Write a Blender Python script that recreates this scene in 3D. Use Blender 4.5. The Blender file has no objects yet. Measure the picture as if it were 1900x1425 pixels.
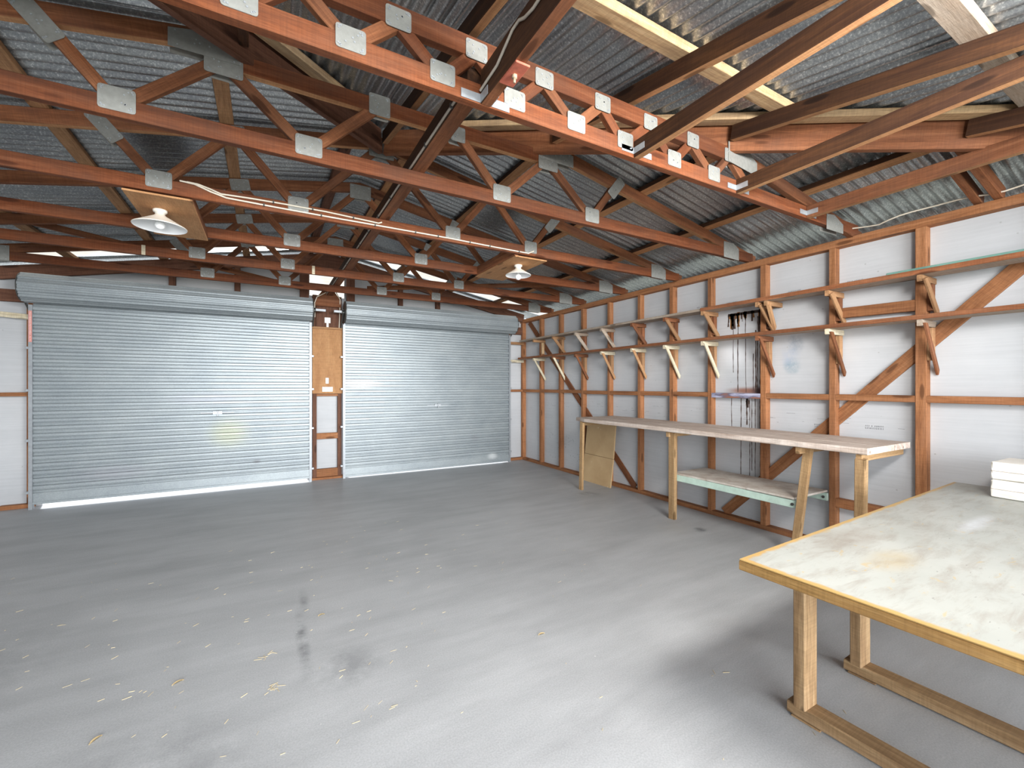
import bpy, bmesh, math, random
from mathutils import Vector, Matrix
random.seed(7)
C = bpy.context.scene.collection
sc = bpy.context.scene

# ------------------------------------------------------------------ camera
cam = bpy.data.cameras.new('camera')
cam.sensor_width = 36.0
cam.lens = 36.0 * 808.5 / 1900
cam.shift_y = 1.5 / 1900
cam.clip_start = 0.02
cam_ob = bpy.data.objects.new('camera', cam)
cam_ob.location = (0, 0, 1.438)
cam_ob.rotation_euler = (math.radians(90), 0, math.radians(-29.44))
C.objects.link(cam_ob)
sc.camera = cam_ob

# ------------------------------------------------------------------ light
world = bpy.data.worlds.new('sky')
sc.world = world
world.use_nodes = True
wn = world.node_tree.nodes
bg = wn['Background']
bg.inputs['Color'].default_value = (0.82, 0.9, 1.0, 1)
bg.inputs['Strength'].default_value = 1.6


def area(name, loc, target, sx, sy, power, col=(1, 1, 1)):
    l = bpy.data.lights.new(name, 'AREA')
    l.shape = 'RECTANGLE'
    l.size, l.size_y = sx, sy
    l.energy = power
    l.color = col
    o = bpy.data.objects.new(name, l)
    o.location = loc
    d = Vector(target) - Vector(loc)
    o.rotation_euler = d.to_track_quat('-Z', 'Y').to_euler()
    C.objects.link(o)
    return o


# photographer's bounced light under the near eave, and daylight through the wide rear opening
area('bounce_light', (1.75, -0.2, 2.58), (0.6, 8.0, 1.2), 1.1, 0.55, 150, (1.0, 0.985, 0.96))
area('daylight_door', (0.4, -8.0, 2.1), (0.9, 3.0, 1.4), 12.0, 4.2, 2600, (0.94, 0.975, 1.0))
sun = bpy.data.lights.new('sun', 'SUN')
sun.energy = 5.0
sun.angle = math.radians(2)
sun_ob = bpy.data.objects.new('sun', sun)
sun_ob.rotation_euler = Vector((0.12, -0.5, -0.85)).to_track_quat('-Z', 'Y').to_euler()
C.objects.link(sun_ob)

sc.view_settings.view_transform = 'Standard'
sc.view_settings.look = 'None'
sc.view_settings.gamma = 1.0
sc.view_settings.use_curve_mapping = False
sc.view_settings.exposure = 0.16
sc.cycles.max_bounces = 10
sc.cycles.diffuse_bounces = 6
sc.cycles.sample_clamp_indirect = 4.0


# ------------------------------------------------------------------ materials
def newmat(name):
    m = bpy.data.materials.new(name)
    m.use_nodes = True
    nt = m.node_tree
    b = nt.nodes['Principled BSDF']
    return m, nt, b


def N(nt, typ, **kw):
    n = nt.nodes.new(typ)
    for k, v in kw.items():
        setattr(n, k, v)
    return n


def ramp(nt, stops, interp='LINEAR'):
    r = nt.nodes.new('ShaderNodeValToRGB')
    r.color_ramp.interpolation = interp
    el = r.color_ramp.elements
    while len(el) < len(stops):
        el.new(0.5)
    for e, (p, c) in zip(el, stops):
        e.position = p
        e.color = (c[0], c[1], c[2], 1) if len(c) == 3 else c
    return r


def coords(nt, scale, rand=True, kind='Object'):
    tc = N(nt, 'ShaderNodeTexCoord')
    mp = N(nt, 'ShaderNodeMapping')
    mp.inputs['Scale'].default_value = scale
    nt.links.new(tc.outputs[kind], mp.inputs['Vector'])
    if rand:
        oi = N(nt, 'ShaderNodeObjectInfo')
        mu = N(nt, 'ShaderNodeMath', operation='MULTIPLY')
        mu.inputs[1].default_value = 37.0
        nt.links.new(oi.outputs['Random'], mu.inputs[0])
        nt.links.new(mu.outputs[0], mp.inputs['Location'])
    return mp


def noise(nt, vec, scale, detail=4, rough=0.55, dist=0.0):
    n = N(nt, 'ShaderNodeTexNoise')
    n.inputs['Scale'].default_value = scale
    n.inputs['Detail'].default_value = detail
    n.inputs['Roughness'].default_value = rough
    n.inputs['Distortion'].default_value = dist
    nt.links.new(vec.outputs[0], n.inputs['Vector'])
    return n


def mixc(nt, fac, a, b, mode='MIX'):
    m = N(nt, 'ShaderNodeMix', data_type='RGBA', blend_type=mode)
    for s, v in ((m.inputs[0], fac), (m.inputs[6], a), (m.inputs[7], b)):
        if hasattr(v, 'is_linked'):
            nt.links.new(v, s)
        elif isinstance(v, (int, float)):
            s.default_value = v
        else:
            s.default_value = (*v, 1)
    return m.outputs[2]


def wood(name, dark, mid, light, rough=0.75, vary=0.25, stain=0.35, bump=0.15, stain_col=None, grain=1.0, sat=1.14):
    """sawn timber: grain runs along local X"""
    m, nt, b = newmat(name)
    v1 = coords(nt, (0.9, 16 * grain, 16 * grain))
    g = noise(nt, v1, 2.2, 6, 0.62, 0.6)
    r = ramp(nt, [(0.28, dark), (0.5, mid), (0.74, light)])
    nt.links.new(g.outputs['Fac'], r.inputs['Fac'])
    v2 = coords(nt, (6, 90, 90))
    fine = noise(nt, v2, 3.0, 3, 0.6)
    fr = ramp(nt, [(0.3, (0.66, 0.66, 0.66)), (0.65, (1.06, 1.06, 1.06))])
    nt.links.new(fine.outputs['Fac'], fr.inputs['Fac'])
    c = mixc(nt, 0.8, r.outputs['Color'], fr.outputs['Color'], 'MULTIPLY')
    v5 = coords(nt, (70, 3, 3))
    saw = noise(nt, v5, 2.0, 2, 0.5)
    swr = ramp(nt, [(0.35, (0.82, 0.82, 0.82)), (0.6, (1.05, 1.05, 1.05))])
    nt.links.new(saw.outputs['Fac'], swr.inputs['Fac'])
    c = mixc(nt, 0.6, c, swr.outputs['Color'], 'MULTIPLY')
    # blotches of weathering
    v3 = coords(nt, (1.6, 4, 4))
    bl = noise(nt, v3, 1.6, 3, 0.6)
    br = ramp(nt, [(0.42, (0, 0, 0)), (0.68, (1, 1, 1))])
    nt.links.new(bl.outputs['Fac'], br.inputs['Fac'])
    sf = N(nt, 'ShaderNodeMath', operation='MULTIPLY')
    sf.inputs[1].default_value = stain
    nt.links.new(br.outputs['Color'], sf.inputs[0])
    c = mixc(nt, sf.outputs[0], c, stain_col or tuple(x * 0.55 for x in dark))
    # knots
    v4 = coords(nt, (2.2, 9, 9))
    vo = N(nt, 'ShaderNodeTexVoronoi')
    vo.inputs['Scale'].default_value = 1.0
    nt.links.new(v4.outputs[0], vo.inputs['Vector'])
    kr = ramp(nt, [(0.0, (1, 1, 1)), (0.13, (0.8, 0.8, 0.8)), (0.17, (0, 0, 0))])
    nt.links.new(vo.outputs['Distance'], kr.inputs['Fac'])
    c = mixc(nt, kr.outputs['Color'], c, tuple(x * 0.5 for x in dark))
    oi = N(nt, 'ShaderNodeObjectInfo')
    mr = N(nt, 'ShaderNodeMapRange')
    mr.inputs['To Min'].default_value = 1 - vary
    mr.inputs['To Max'].default_value = 1 + vary
    nt.links.new(oi.outputs['Random'], mr.inputs['Value'])
    hs = N(nt, 'ShaderNodeHueSaturation')
    hs.inputs['Saturation'].default_value = sat
    hs.inputs['Hue'].default_value = 0.502
    nt.links.new(mr.outputs[0], hs.inputs['Value'])
    nt.links.new(c, hs.inputs['Color'])
    nt.links.new(hs.outputs[0], b.inputs['Base Color'])
    b.inputs['Roughness'].default_value = rough
    b.inputs['Specular IOR Level'].default_value = 0.25
    bp = N(nt, 'ShaderNodeBump')
    bp.inputs['Strength'].default_value = bump
    bp.inputs['Distance'].default_value = 0.004
    nt.links.new(fine.outputs['Fac'], bp.inputs['Height'])
    nt.links.new(bp.outputs[0], b.inputs['Normal'])
    return m


def plain(name, col, rough=0.6, metal=0.0, var=0.12, scale=20, bump=0.0, spec=0.4):
    m, nt, b = newmat(name)
    v = coords(nt, (1, 1, 1))
    n = noise(nt, v, scale, 5, 0.6)
    r = ramp(nt, [(0.3, tuple(c * (1 - var) for c in col)), (0.7, tuple(min(1, c * (1 + var)) for c in col))])
    nt.links.new(n.outputs['Fac'], r.inputs['Fac'])
    nt.links.new(r.outputs['Color'], b.inputs['Base Color'])
    b.inputs['Roughness'].default_value = rough
    b.inputs['Metallic'].default_value = metal
    b.inputs['Specular IOR Level'].default_value = spec
    if bump:
        bp = N(nt, 'ShaderNodeBump')
        bp.inputs['Strength'].default_value = bump
        bp.inputs['Distance'].default_value = 0.003
        nt.links.new(n.outputs['Fac'], bp.inputs['Height'])
        nt.links.new(bp.outputs[0], b.inputs['Normal'])
    return m


M = {}
M['red'] = wood('red_sawn_timber', (0.14, 0.058, 0.034), (0.24, 0.105, 0.062), (0.34, 0.165, 0.10), stain=0.45, stain_col=(0.11, 0.06, 0.045))
M['chord'] = wood('pinkish_truss_timber', (0.115, 0.04, 0.023), (0.18, 0.068, 0.039), (0.245, 0.105, 0.064), stain=0.5, stain_col=(0.085, 0.046, 0.034), vary=0.18)
M['dark'] = wood('dark_stained_timber', (0.028, 0.0125, 0.008), (0.052, 0.025, 0.0145), (0.10, 0.047, 0.025), stain=0.4, stain_col=(0.05, 0.025, 0.018))
M['orange'] = wood('orange_timber', (0.27, 0.125, 0.05), (0.41, 0.205, 0.085), (0.52, 0.28, 0.13), stain=0.25, stain_col=(0.2, 0.085, 0.04), sat=0.93)
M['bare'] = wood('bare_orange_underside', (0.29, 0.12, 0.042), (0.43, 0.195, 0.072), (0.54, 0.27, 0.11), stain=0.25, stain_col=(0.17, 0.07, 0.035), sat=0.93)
M['pale'] = wood('raw_pale_pine', (0.52, 0.42, 0.27), (0.70, 0.60, 0.42), (0.80, 0.72, 0.55), stain=0.1, stain_col=(0.45, 0.33, 0.2), vary=0.1, sat=0.93)
M['pine'] = wood('golden_pine', (0.36, 0.20, 0.09), (0.56, 0.36, 0.18), (0.70, 0.50, 0.28), stain=0.4, stain_col=(0.22, 0.15, 0.11), vary=0.12, sat=0.93)
M['stud'] = wood('wall_stud_timber', (0.23, 0.105, 0.06), (0.36, 0.175, 0.10), (0.46, 0.245, 0.15), stain=0.35, stain_col=(0.15, 0.075, 0.05), vary=0.15)
M['ply'] = wood('orange_plywood', (0.40, 0.175, 0.06), (0.50, 0.235, 0.085), (0.58, 0.30, 0.12), stain=0.2, stain_col=(0.3, 0.12, 0.05), vary=0.05, grain=0.3, sat=0.93)
M['bench'] = wood('weathered_bench_boards', (0.40, 0.30, 0.24), (0.62, 0.52, 0.45), (0.74, 0.66, 0.60), stain=0.35, stain_col=(0.34, 0.23, 0.175), vary=0.06, sat=1.0)
M['leg'] = wood('tan_bench_leg', (0.30, 0.19, 0.105), (0.42, 0.28, 0.165), (0.52, 0.37, 0.23), stain=0.2, vary=0.1, stain_col=(0.22, 0.13, 0.08))
M['tleg'] = wood('brown_table_leg', (0.17, 0.105, 0.06), (0.30, 0.20, 0.12), (0.42, 0.30, 0.19), stain=0.5, stain_col=(0.17, 0.105, 0.065), vary=0.1)
M['edge'] = wood('table_edge_timber', (0.22, 0.125, 0.055), (0.34, 0.21, 0.10), (0.46, 0.30, 0.155), stain=0.5, stain_col=(0.2, 0.11, 0.055), vary=0.05)
M['grey_wood'] = wood('greyed_timber', (0.30, 0.24, 0.19), (0.43, 0.36, 0.30), (0.55, 0.48, 0.41), stain=0.25, stain_col=(0.28, 0.15, 0.08), vary=0.1)
M['brown'] = wood('brown_painted_timber', (0.10, 0.048, 0.034), (0.155, 0.078, 0.055), (0.21, 0.11, 0.08), stain=0.2, vary=0.1)

M['plate'] = plain('galvanised_plate', (0.27, 0.27, 0.25), 0.55, 0.2, 0.12, 40)
M['steel'] = plain('bright_steel', (0.42, 0.44, 0.46), 0.42, 0.5, 0.1, 30)
M['darksteel'] = plain('dark_steel', (0.09, 0.09, 0.085), 0.5, 0.5, 0.2, 30)
M['guide'] = plain('grey_guide_steel', (0.34, 0.36, 0.38), 0.45, 0.4, 0.12, 25)
M['enamel'] = plain('cream_enamel', (0.80, 0.75, 0.66), 0.4, 0.0, 0.06, 12)
M['enamel_white'] = plain('white_enamel', (0.85, 0.86, 0.86), 0.35, 0.0, 0.03, 12)
M['bulb'] = plain('frosted_bulb', (0.9, 0.9, 0.88), 0.25, 0.0, 0.02, 10)
M['plastic'] = plain('white_plastic', (0.80, 0.79, 0.74), 0.4, 0.0, 0.04, 20)
M['cable'] = plain('cream_cable', (0.74, 0.66, 0.54), 0.5, 0.0, 0.08, 30)
M['conduit'] = plain('grey_conduit', (0.42, 0.37, 0.31), 0.5, 0.0, 0.12, 30)
M['rustplate'] = plain('rust_red_plate', (0.48, 0.13, 0.08), 0.6, 0.1, 0.25, 30)
M['rust_bolt'] = plain('rusty_bolt', (0.45, 0.33, 0.22), 0.6, 0.3, 0.25, 60)
M['green'] = plain('mint_green_painted_steel', (0.50, 0.64, 0.55), 0.55, 0.0, 0.12, 14)
M['carton'] = plain('cream_cardboard', (0.80, 0.77, 0.70), 0.85, 0.0, 0.08, 15, bump=0.3)
M['ink'] = plain('black_ink', (0.10, 0.10, 0.11), 0.8, 0, 0.1)
M['sticker'] = plain('red_sticker', (0.72, 0.30, 0.26), 0.5, 0, 0.1, 30)
M['sticker_ink'] = plain('pale_sticker_print', (0.85, 0.70, 0.66), 0.5, 0, 0.05, 30)
M['straw'] = plain('dry_straw', (0.66, 0.54, 0.33), 0.8, 0, 0.25, 5)
M['leaf'] = plain('dry_leaf_brown', (0.42, 0.32, 0.17), 0.8, 0, 0.3, 30)
M['drip'] = plain('brown_drip', (0.085, 0.055, 0.045), 0.6, 0, 0.4, 60)
M['rust_drip'] = plain('rusty_drip', (0.26, 0.115, 0.035), 0.6, 0, 0.5, 60)
M['paint_drop'] = plain('white_paint', (0.86, 0.87, 0.88), 0.5, 0, 0.03, 10)


def glass_mat():
    m, nt, b = newmat('green_edge_glass')
    b.inputs['Base Color'].default_value = (0.35, 0.62, 0.53, 1)
    b.inputs['Roughness'].default_value = 0.08
    b.inputs['Transmission Weight'].default_value = 0.6
    return m


M['glass'] = glass_mat()


def purple_nog():
    m, nt, b = newmat('paint_smeared_rail')
    v = coords(nt, (1.5, 10, 10), False)
    n = noise(nt, v, 2.6, 5, 0.6)
    r = ramp(nt, [(0.36, (0.30, 0.12, 0.07)), (0.46, (0.13, 0.12, 0.17)), (0.58, (0.42, 0.42, 0.56)), (0.7, (0.55, 0.55, 0.66))])
    nt.links.new(n.outputs['Fac'], r.inputs['Fac'])
    nt.links.new(r.outputs['Color'], b.inputs['Base Color'])
    b.inputs['Roughness'].default_value = 0.5
    return m


M['purple'] = purple_nog()


def spot(nt, tc_vec, centre, radii):
    """0..1 soft blob at an object-space point"""
    sub = N(nt, 'ShaderNodeVectorMath', operation='SUBTRACT')
    nt.links.new(tc_vec, sub.inputs[0])
    sub.inputs[1].default_value = centre
    dv = N(nt, 'ShaderNodeVectorMath', operation='DIVIDE')
    nt.links.new(sub.outputs[0], dv.inputs[0])
    dv.inputs[1].default_value = radii
    ln = N(nt, 'ShaderNodeVectorMath', operation='LENGTH')
    nt.links.new(dv.outputs[0], ln.inputs[0])
    mr = N(nt, 'ShaderNodeMapRange', interpolation_type='SMOOTHSTEP')
    mr.inputs['From Min'].default_value = 1.0
    mr.inputs['From Max'].default_value = 0.15
    nt.links.new(ln.outputs['Value'], mr.inputs['Value'])
    return mr.outputs[0]


def mulf(nt, a, b):
    m = N(nt, 'ShaderNodeMath', operation='MULTIPLY')
    for s, v in ((m.inputs[0], a), (m.inputs[1], b)):
        if hasattr(v, 'is_linked'):
            nt.links.new(v, s)
        else:
            s.default_value = v
    return m.outputs[0]


def sheet_mat():
    """off-white fibre-cement wall sheet with faint smears (object = world space)"""
    m, nt, b = newmat('fibre_cement_sheet')
    tc = N(nt, 'ShaderNodeTexCoord')
    v = coords(nt, (1, 1, 1), False)
    n = noise(nt, v, 1.3, 5, 0.6)
    r = ramp(nt, [(0.3, (0.49, 0.50, 0.515)), (0.7, (0.575, 0.58, 0.59))])
    nt.links.new(n.outputs['Fac'], r.inputs['Fac'])
    c = r.outputs['Color']
    v2 = coords(nt, (1, 1, 40), False)
    st = noise(nt, v2, 1.6, 4, 0.7)
    sr = ramp(nt, [(0.35, (0.93, 0.93, 0.93)), (0.6, (1, 1, 1))])
    nt.links.new(st.outputs['Fac'], sr.inputs['Fac'])
    c = mixc(nt, 1.0, c, sr.outputs['Color'], 'MULTIPLY')
    # pepper specks
    v3 = coords(nt, (1, 1, 1), False)
    vo = N(nt, 'ShaderNodeTexVoronoi')
    vo.inputs['Scale'].default_value = 9
    nt.links.new(v3.outputs[0], vo.inputs['Vector'])
    kr = ramp(nt, [(0.0, (1, 1, 1)), (0.045, (0.6, 0.6, 0.6)), (0.07, (0, 0, 0))])
    nt.links.new(vo.outputs['Distance'], kr.inputs['Fac'])
    c = mixc(nt, mulf(nt, kr.outputs['Color'], 0.55), c, (0.22, 0.21, 0.2))
    # blue grey spray smears, an old white overspray patch, rust haze above the rail
    nz = noise(nt, v, 9.0, 4, 0.7)
    zr = ramp(nt, [(0.35, (0, 0, 0)), (0.62, (1, 1, 1))])
    nt.links.new(nz.outputs['Fac'], zr.inputs['Fac'])
    o = tc.outputs['Object']
    for cen, rad, col, k in (((4.375, 2.28, 1.83), (0.2, 0.10, 0.13), (0.24, 0.27, 0.32), 0.95),
                             ((4.375, 2.31, 1.62), (0.2, 0.10, 0.10), (0.16, 0.27, 0.34), 0.95),
                             ((4.375, 2.33, 1.72), (0.2, 0.12, 0.16), (0.42, 0.47, 0.56), 0.8),
                             ((4.375, 2.76, 1.375), (0.2, 0.30, 0.055), (0.30, 0.15, 0.11), 1.0),
                             ((4.375, 2.62, 1.375), (0.2, 0.13, 0.075), (0.10, 0.05, 0.05), 1.0)):
        f = mulf(nt, spot(nt, o, cen, rad), k) if k == 1.0 else mulf(nt, mulf(nt, spot(nt, o, cen, rad), zr.outputs['Color']), k)
        c = mixc(nt, f, c, col)
    f = mulf(nt, spot(nt, o, (4.375, 2.88, 1.8), (0.2, 0.26, 0.28)), 0.6)
    c = mixc(nt, f, c, (0.86, 0.87, 0.9))
    nt.links.new(c, b.inputs['Base Color'])
    b.inputs['Roughness'].default_value = 0.7
    b.inputs['Specular IOR Level'].default_value = 0.25
    return m


M['sheet'] = sheet_mat()


def iron_mat():
    """weathered spangled galvanised corrugated iron"""
    m, nt, b = newmat('galvanised_corrugated_iron')
    v = coords(nt, (1, 1, 1), False)
    n1 = noise(nt, v, 90, 3, 0.7)
    n2 = noise(nt, v, 2.0, 4, 0.6)
    r1 = ramp(nt, [(0.3, (0.27, 0.29, 0.305)), (0.56, (0.42, 0.44, 0.45)), (0.68, (0.78, 0.80, 0.79))])
    nt.links.new(n1.outputs['Fac'], r1.inputs['Fac'])
    r2 = ramp(nt, [(0.3, (0.7, 0.7, 0.72)), (0.7, (1.08, 1.08, 1.05))])
    nt.links.new(n2.outputs['Fac'], r2.inputs['Fac'])
    c = mixc(nt, 1.0, r1.outputs['Color'], r2.outputs['Color'], 'MULTIPLY')
    nt.links.new(c, b.inputs['Base Color'])
    b.inputs['Metallic'].default_value = 0.75
    b.inputs['Roughness'].default_value = 0.3
    return m


M['iron'] = iron_mat()


def curtain_mat(spots):
    m, nt, b = newmat('roller_door_steel')
    v = coords(nt, (1, 1, 1), False)
    n1 = noise(nt, v, 70, 3, 0.7)
    v2 = coords(nt, (1.5, 1.5, 3), False)
    n2 = noise(nt, v2, 1.4, 4, 0.6)
    r1 = ramp(nt, [(0.3, (0.30, 0.33, 0.345)), (0.7, (0.38, 0.415, 0.43))])
    nt.links.new(n1.outputs['Fac'], r1.inputs['Fac'])
    r2 = ramp(nt, [(0.3, (0.84, 0.86, 0.88)), (0.7, (1.06, 1.06, 1.05))])
    nt.links.new(n2.outputs['Fac'], r2.inputs['Fac'])
    c = mixc(nt, 1.0, r1.outputs['Color'], r2.outputs['Color'], 'MULTIPLY')
    tc = N(nt, 'ShaderNodeTexCoord')
    for cen, rad, col, k in spots:
        c = mixc(nt, mulf(nt, spot(nt, tc.outputs['Object'], cen, rad), k), c, col)
    nt.links.new(c, b.inputs['Base Color'])
    b.inputs['Metallic'].default_value = 0.35
    b.inputs['Roughness'].default_value = 0.42
    return m


def floor_mat():
    m, nt, b = newmat('grey_painted_concrete')
    tc = N(nt, 'ShaderNodeTexCoord')
    v = coords(nt, (1, 1, 1), False)
    n1 = noise(nt, v, 0.55, 5, 0.6, 0.3)
    r1 = ramp(nt, [(0.3, (0.375, 0.38, 0.386)), (0.5, (0.435, 0.44, 0.446)), (0.72, (0.485, 0.49, 0.496))])
    nt.links.new(n1.outputs['Fac'], r1.inputs['Fac'])
    n2 = noise(nt, v, 140, 3, 0.6)
    r2 = ramp(nt, [(0.3, (0.86, 0.86, 0.86)), (0.7, (1.1, 1.1, 1.1))])
    nt.links.new(n2.outputs['Fac'], r2.inputs['Fac'])
    c = mixc(nt, 1.0, r1.outputs['Color'], r2.outputs['Color'], 'MULTIPLY')
    v3 = coords(nt, (0.7, 3.0, 1), False)
    n3 = noise(nt, v3, 1.5, 5, 0.65)
    r3 = ramp(nt, [(0.3, (0.84, 0.84, 0.84)), (0.62, (1.02, 1.02, 1.02))])
    nt.links.new(n3.outputs['Fac'], r3.inputs['Fac'])
    c = mixc(nt, 1.0, c, r3.outputs['Color'], 'MULTIPLY')
    # old damp stains, a dark streak and pale scuffs
    nz = noise(nt, v, 6.0, 4, 0.7)
    zr = ramp(nt, [(0.38, (0, 0, 0)), (0.62, (1, 1, 1))])
    nt.links.new(nz.outputs['Fac'], zr.inputs['Fac'])
    o = tc.outputs['Object']
    for cen, rad, col, k in (((0.18, 2.72, 0), (0.045, 0.5, 1), (0.15, 0.155, 0.16), 0.75),
                             ((0.22, 3.2, 0), (0.04, 0.3, 1), (0.15, 0.155, 0.16), 0.6),
                             ((0.36, 2.35, 0), (0.3, 0.25, 1), (0.17, 0.175, 0.18), 0.5),
                             ((-0.5, 2.0, 0), (0.7, 0.5, 1), (0.18, 0.185, 0.19), 0.4),
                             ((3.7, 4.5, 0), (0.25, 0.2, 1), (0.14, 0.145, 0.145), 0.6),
                             ((3.55, 3.0, 0), (0.3, 0.25, 1), (0.42, 0.42, 0.40), 0.6),
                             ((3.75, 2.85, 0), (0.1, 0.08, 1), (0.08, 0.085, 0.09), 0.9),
                             ((-1.6, 3.2, 0), (0.9, 0.7, 1), (0.18, 0.185, 0.19), 0.5)):
        c = mixc(nt, mulf(nt, mulf(nt, spot(nt, o, cen, rad), zr.outputs['Color']), k), c, col)
    # white paint specks
    vo = N(nt, 'ShaderNodeTexVoronoi')
    vo.inputs['Scale'].default_value = 5.5
    nt.links.new(v.outputs[0], vo.inputs['Vector'])
    kr = ramp(nt, [(0.0, (1, 1, 1)), (0.02, (0.8, 0.8, 0.8)), (0.034, (0, 0, 0))])
    nt.links.new(vo.outputs['Distance'], kr.inputs['Fac'])
    c = mixc(nt, mulf(nt, kr.outputs['Color'], 0.7), c, (0.62, 0.62, 0.6))
    nt.links.new(c, b.inputs['Base Color'])
    b.inputs['Roughness'].default_value = 0.5
    b.inputs['Specular IOR Level'].default_value = 0.35
    bp = N(nt, 'ShaderNodeBump')
    bp.inputs['Strength'].default_value = 0.12
    bp.inputs['Distance'].default_value = 0.004
    nt.links.new(n3.outputs['Fac'], bp.inputs['Height'])
    nt.links.new(bp.outputs[0], b.inputs['Normal'])
    return m


M['floor'] = floor_mat()


def tabletop_mat():
    """pale painted plywood, worn to yellow timber in patches and along the edges"""
    m, nt, b = newmat('worn_painted_tabletop')
    tc = N(nt, 'ShaderNodeTexCoord')
    v = coords(nt, (1, 1, 1), False)
    n1 = noise(nt, v, 2.0, 5, 0.6)
    r1 = ramp(nt, [(0.3, (0.30, 0.307, 0.28)), (0.7, (0.375, 0.38, 0.35))])
    nt.links.new(n1.outputs['Fac'], r1.inputs['Fac'])
    c = r1.outputs['Color']
    v2 = coords(nt, (3.0, 11, 1), False)
    n2 = noise(nt, v2, 1.6, 6, 0.7, 0.4)
    r2 = ramp(nt, [(0.47, (0, 0, 0)), (0.66, (1, 1, 1))])
    nt.links.new(n2.outputs['Fac'], r2.inputs['Fac'])
    c = mixc(nt, mulf(nt, r2.outputs['Color'], 0.5), c, (0.215, 0.185, 0.15))
    v3 = coords(nt, (4, 9, 1), False)
    n3 = noise(nt, v3, 2.4, 5, 0.6, 0.8)
    r3 = ramp(nt, [(0.63, (0, 0, 0)), (0.68, (1, 1, 1))])
    nt.links.new(n3.outputs['Fac'], r3.inputs['Fac'])
    c = mixc(nt, mulf(nt, r3.outputs['Color'], 0.6), c, (0.40, 0.29, 0.13))
    n4 = noise(nt, v2, 7.0, 3, 0.6)
    r4 = ramp(nt, [(0.66, (0, 0, 0)), (0.72, (1, 1, 1))])
    nt.links.new(n4.outputs['Fac'], r4.inputs['Fac'])
    c = mixc(nt, mulf(nt, r4.outputs['Color'], 0.5), c, (0.08, 0.068, 0.055))
    nt_n = noise(nt, v, 9, 4, 0.7)
    for cen, rad, col, k in (((1.42, -0.36, 0), (0.34, 0.055, 1), (0.62, 0.64, 0.67), 0.9), ((0.62, -0.12, 0), (0.4, 0.12, 1), (0.2, 0.165, 0.13), 0.9), ((0.5, -0.32, 0), (0.22, 0.1, 1), (0.38, 0.28, 0.13), 0.8)):
        c = mixc(nt, mulf(nt, mulf(nt, spot(nt, tc.outputs['Object'], cen, rad), nt_n.outputs['Fac']), k), c, col)
    # worn perimeter: distance to the two near edges in object space (origin at the front left corner)
    sx = N(nt, 'ShaderNodeSeparateXYZ')
    nt.links.new(tc.outputs['Object'], sx.inputs[0])
    n5 = noise(nt, v, 14, 4, 0.6)
    for out, sgn in ((sx.outputs['X'], 1), (sx.outputs['Y'], -1)):
        a = mulf(nt, out, float(sgn))
        ad = N(nt, 'ShaderNodeMath', operation='ADD')
        nt.links.new(a, ad.inputs[0])
        nt.links.new(mulf(nt, n5.outputs['Fac'], -0.035), ad.inputs[1])
        mr = N(nt, 'ShaderNodeMapRange', interpolation_type='SMOOTHSTEP')
        mr.inputs['From Min'].default_value = 0.012
        mr.inputs['From Max'].default_value = -0.006
        nt.links.new(ad.outputs[0], mr.inputs['Value'])
        c = mixc(nt, mr.outputs[0], c, (0.40, 0.255, 0.09))
    nt.links.new(c, b.inputs['Base Color'])
    b.inputs['Roughness'].default_value = 0.45
    return m


M['tabletop'] = tabletop_mat()


def board_mat():
    m, nt, b = newmat('scuffed_tan_board')
    v = coords(nt, (1, 1, 1), False)
    n1 = noise(nt, v, 3, 5, 0.6)
    r1 = ramp(nt, [(0.3, (0.42, 0.275, 0.135)), (0.7, (0.53, 0.365, 0.195))])
    nt.links.new(n1.outputs['Fac'], r1.inputs['Fac'])
    n2 = noise(nt, v, 14, 4, 0.6)
    r2 = ramp(nt, [(0.70, (0, 0, 0)), (0.73, (1, 1, 1))])
    nt.links.new(n2.outputs['Fac'], r2.inputs['Fac'])
    c = mixc(nt, r2.outputs['Color'], r1.outputs['Color'], (0.72, 0.62, 0.46))
    nt.links.new(c, b.inputs['Base Color'])
    b.inputs['Roughness'].default_value = 0.8
    return m


M['tan_board'] = board_mat()


def shelf_board_mat():
    m, nt, b = newmat('dusty_shelf_boards')
    v = coords(nt, (1, 1, 1), False)
    n1 = noise(nt, v, 5, 5, 0.65)
    r1 = ramp(nt, [(0.3, (0.38, 0.29, 0.23)), (0.5, (0.55, 0.50, 0.44)), (0.7, (0.70, 0.66, 0.60))])
    nt.links.new(n1.outputs['Fac'], r1.inputs['Fac'])
    nt.links.new(r1.outputs['Color'], b.inputs['Base Color'])
    b.inputs['Roughness'].default_value = 0.8
    return m


M['dusty'] = shelf_board_mat()


def translucent_mat():
    m, nt, b = newmat('translucent_roof_plastic')
    out = nt.nodes['Material Output']
    v = coords(nt, (1, 1, 1), False)
    n1 = noise(nt, v, 3, 4, 0.6)
    r1 = ramp(nt, [(0.3, (0.42, 0.385, 0.33)), (0.7, (0.54, 0.51, 0.46))])
    nt.links.new(n1.outputs['Fac'], r1.inputs['Fac'])
    tr = N(nt, 'ShaderNodeBsdfTranslucent')
    di = N(nt, 'ShaderNodeBsdfDiffuse')
    mx = N(nt, 'ShaderNodeMixShader')
    mx.inputs[0].default_value = 0.25
    nt.links.new(r1.outputs['Color'], tr.inputs['Color'])
    nt.links.new(r1.outputs['Color'], di.inputs['Color'])
    nt.links.new(tr.outputs[0], mx.inputs[1])
    nt.links.new(di.outputs[0], mx.inputs[2])
    nt.links.new(mx.outputs[0], out.inputs['Surface'])
    return m


M['translucent'] = translucent_mat()
M['ground'] = plain('outdoor_ground', (0.22, 0.22, 0.19), 0.9, 0, 0.15, 3)
M['apron'] = plain('pale_concrete_apron', (0.68, 0.67, 0.65), 0.8, 0, 0.06, 3)


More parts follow.
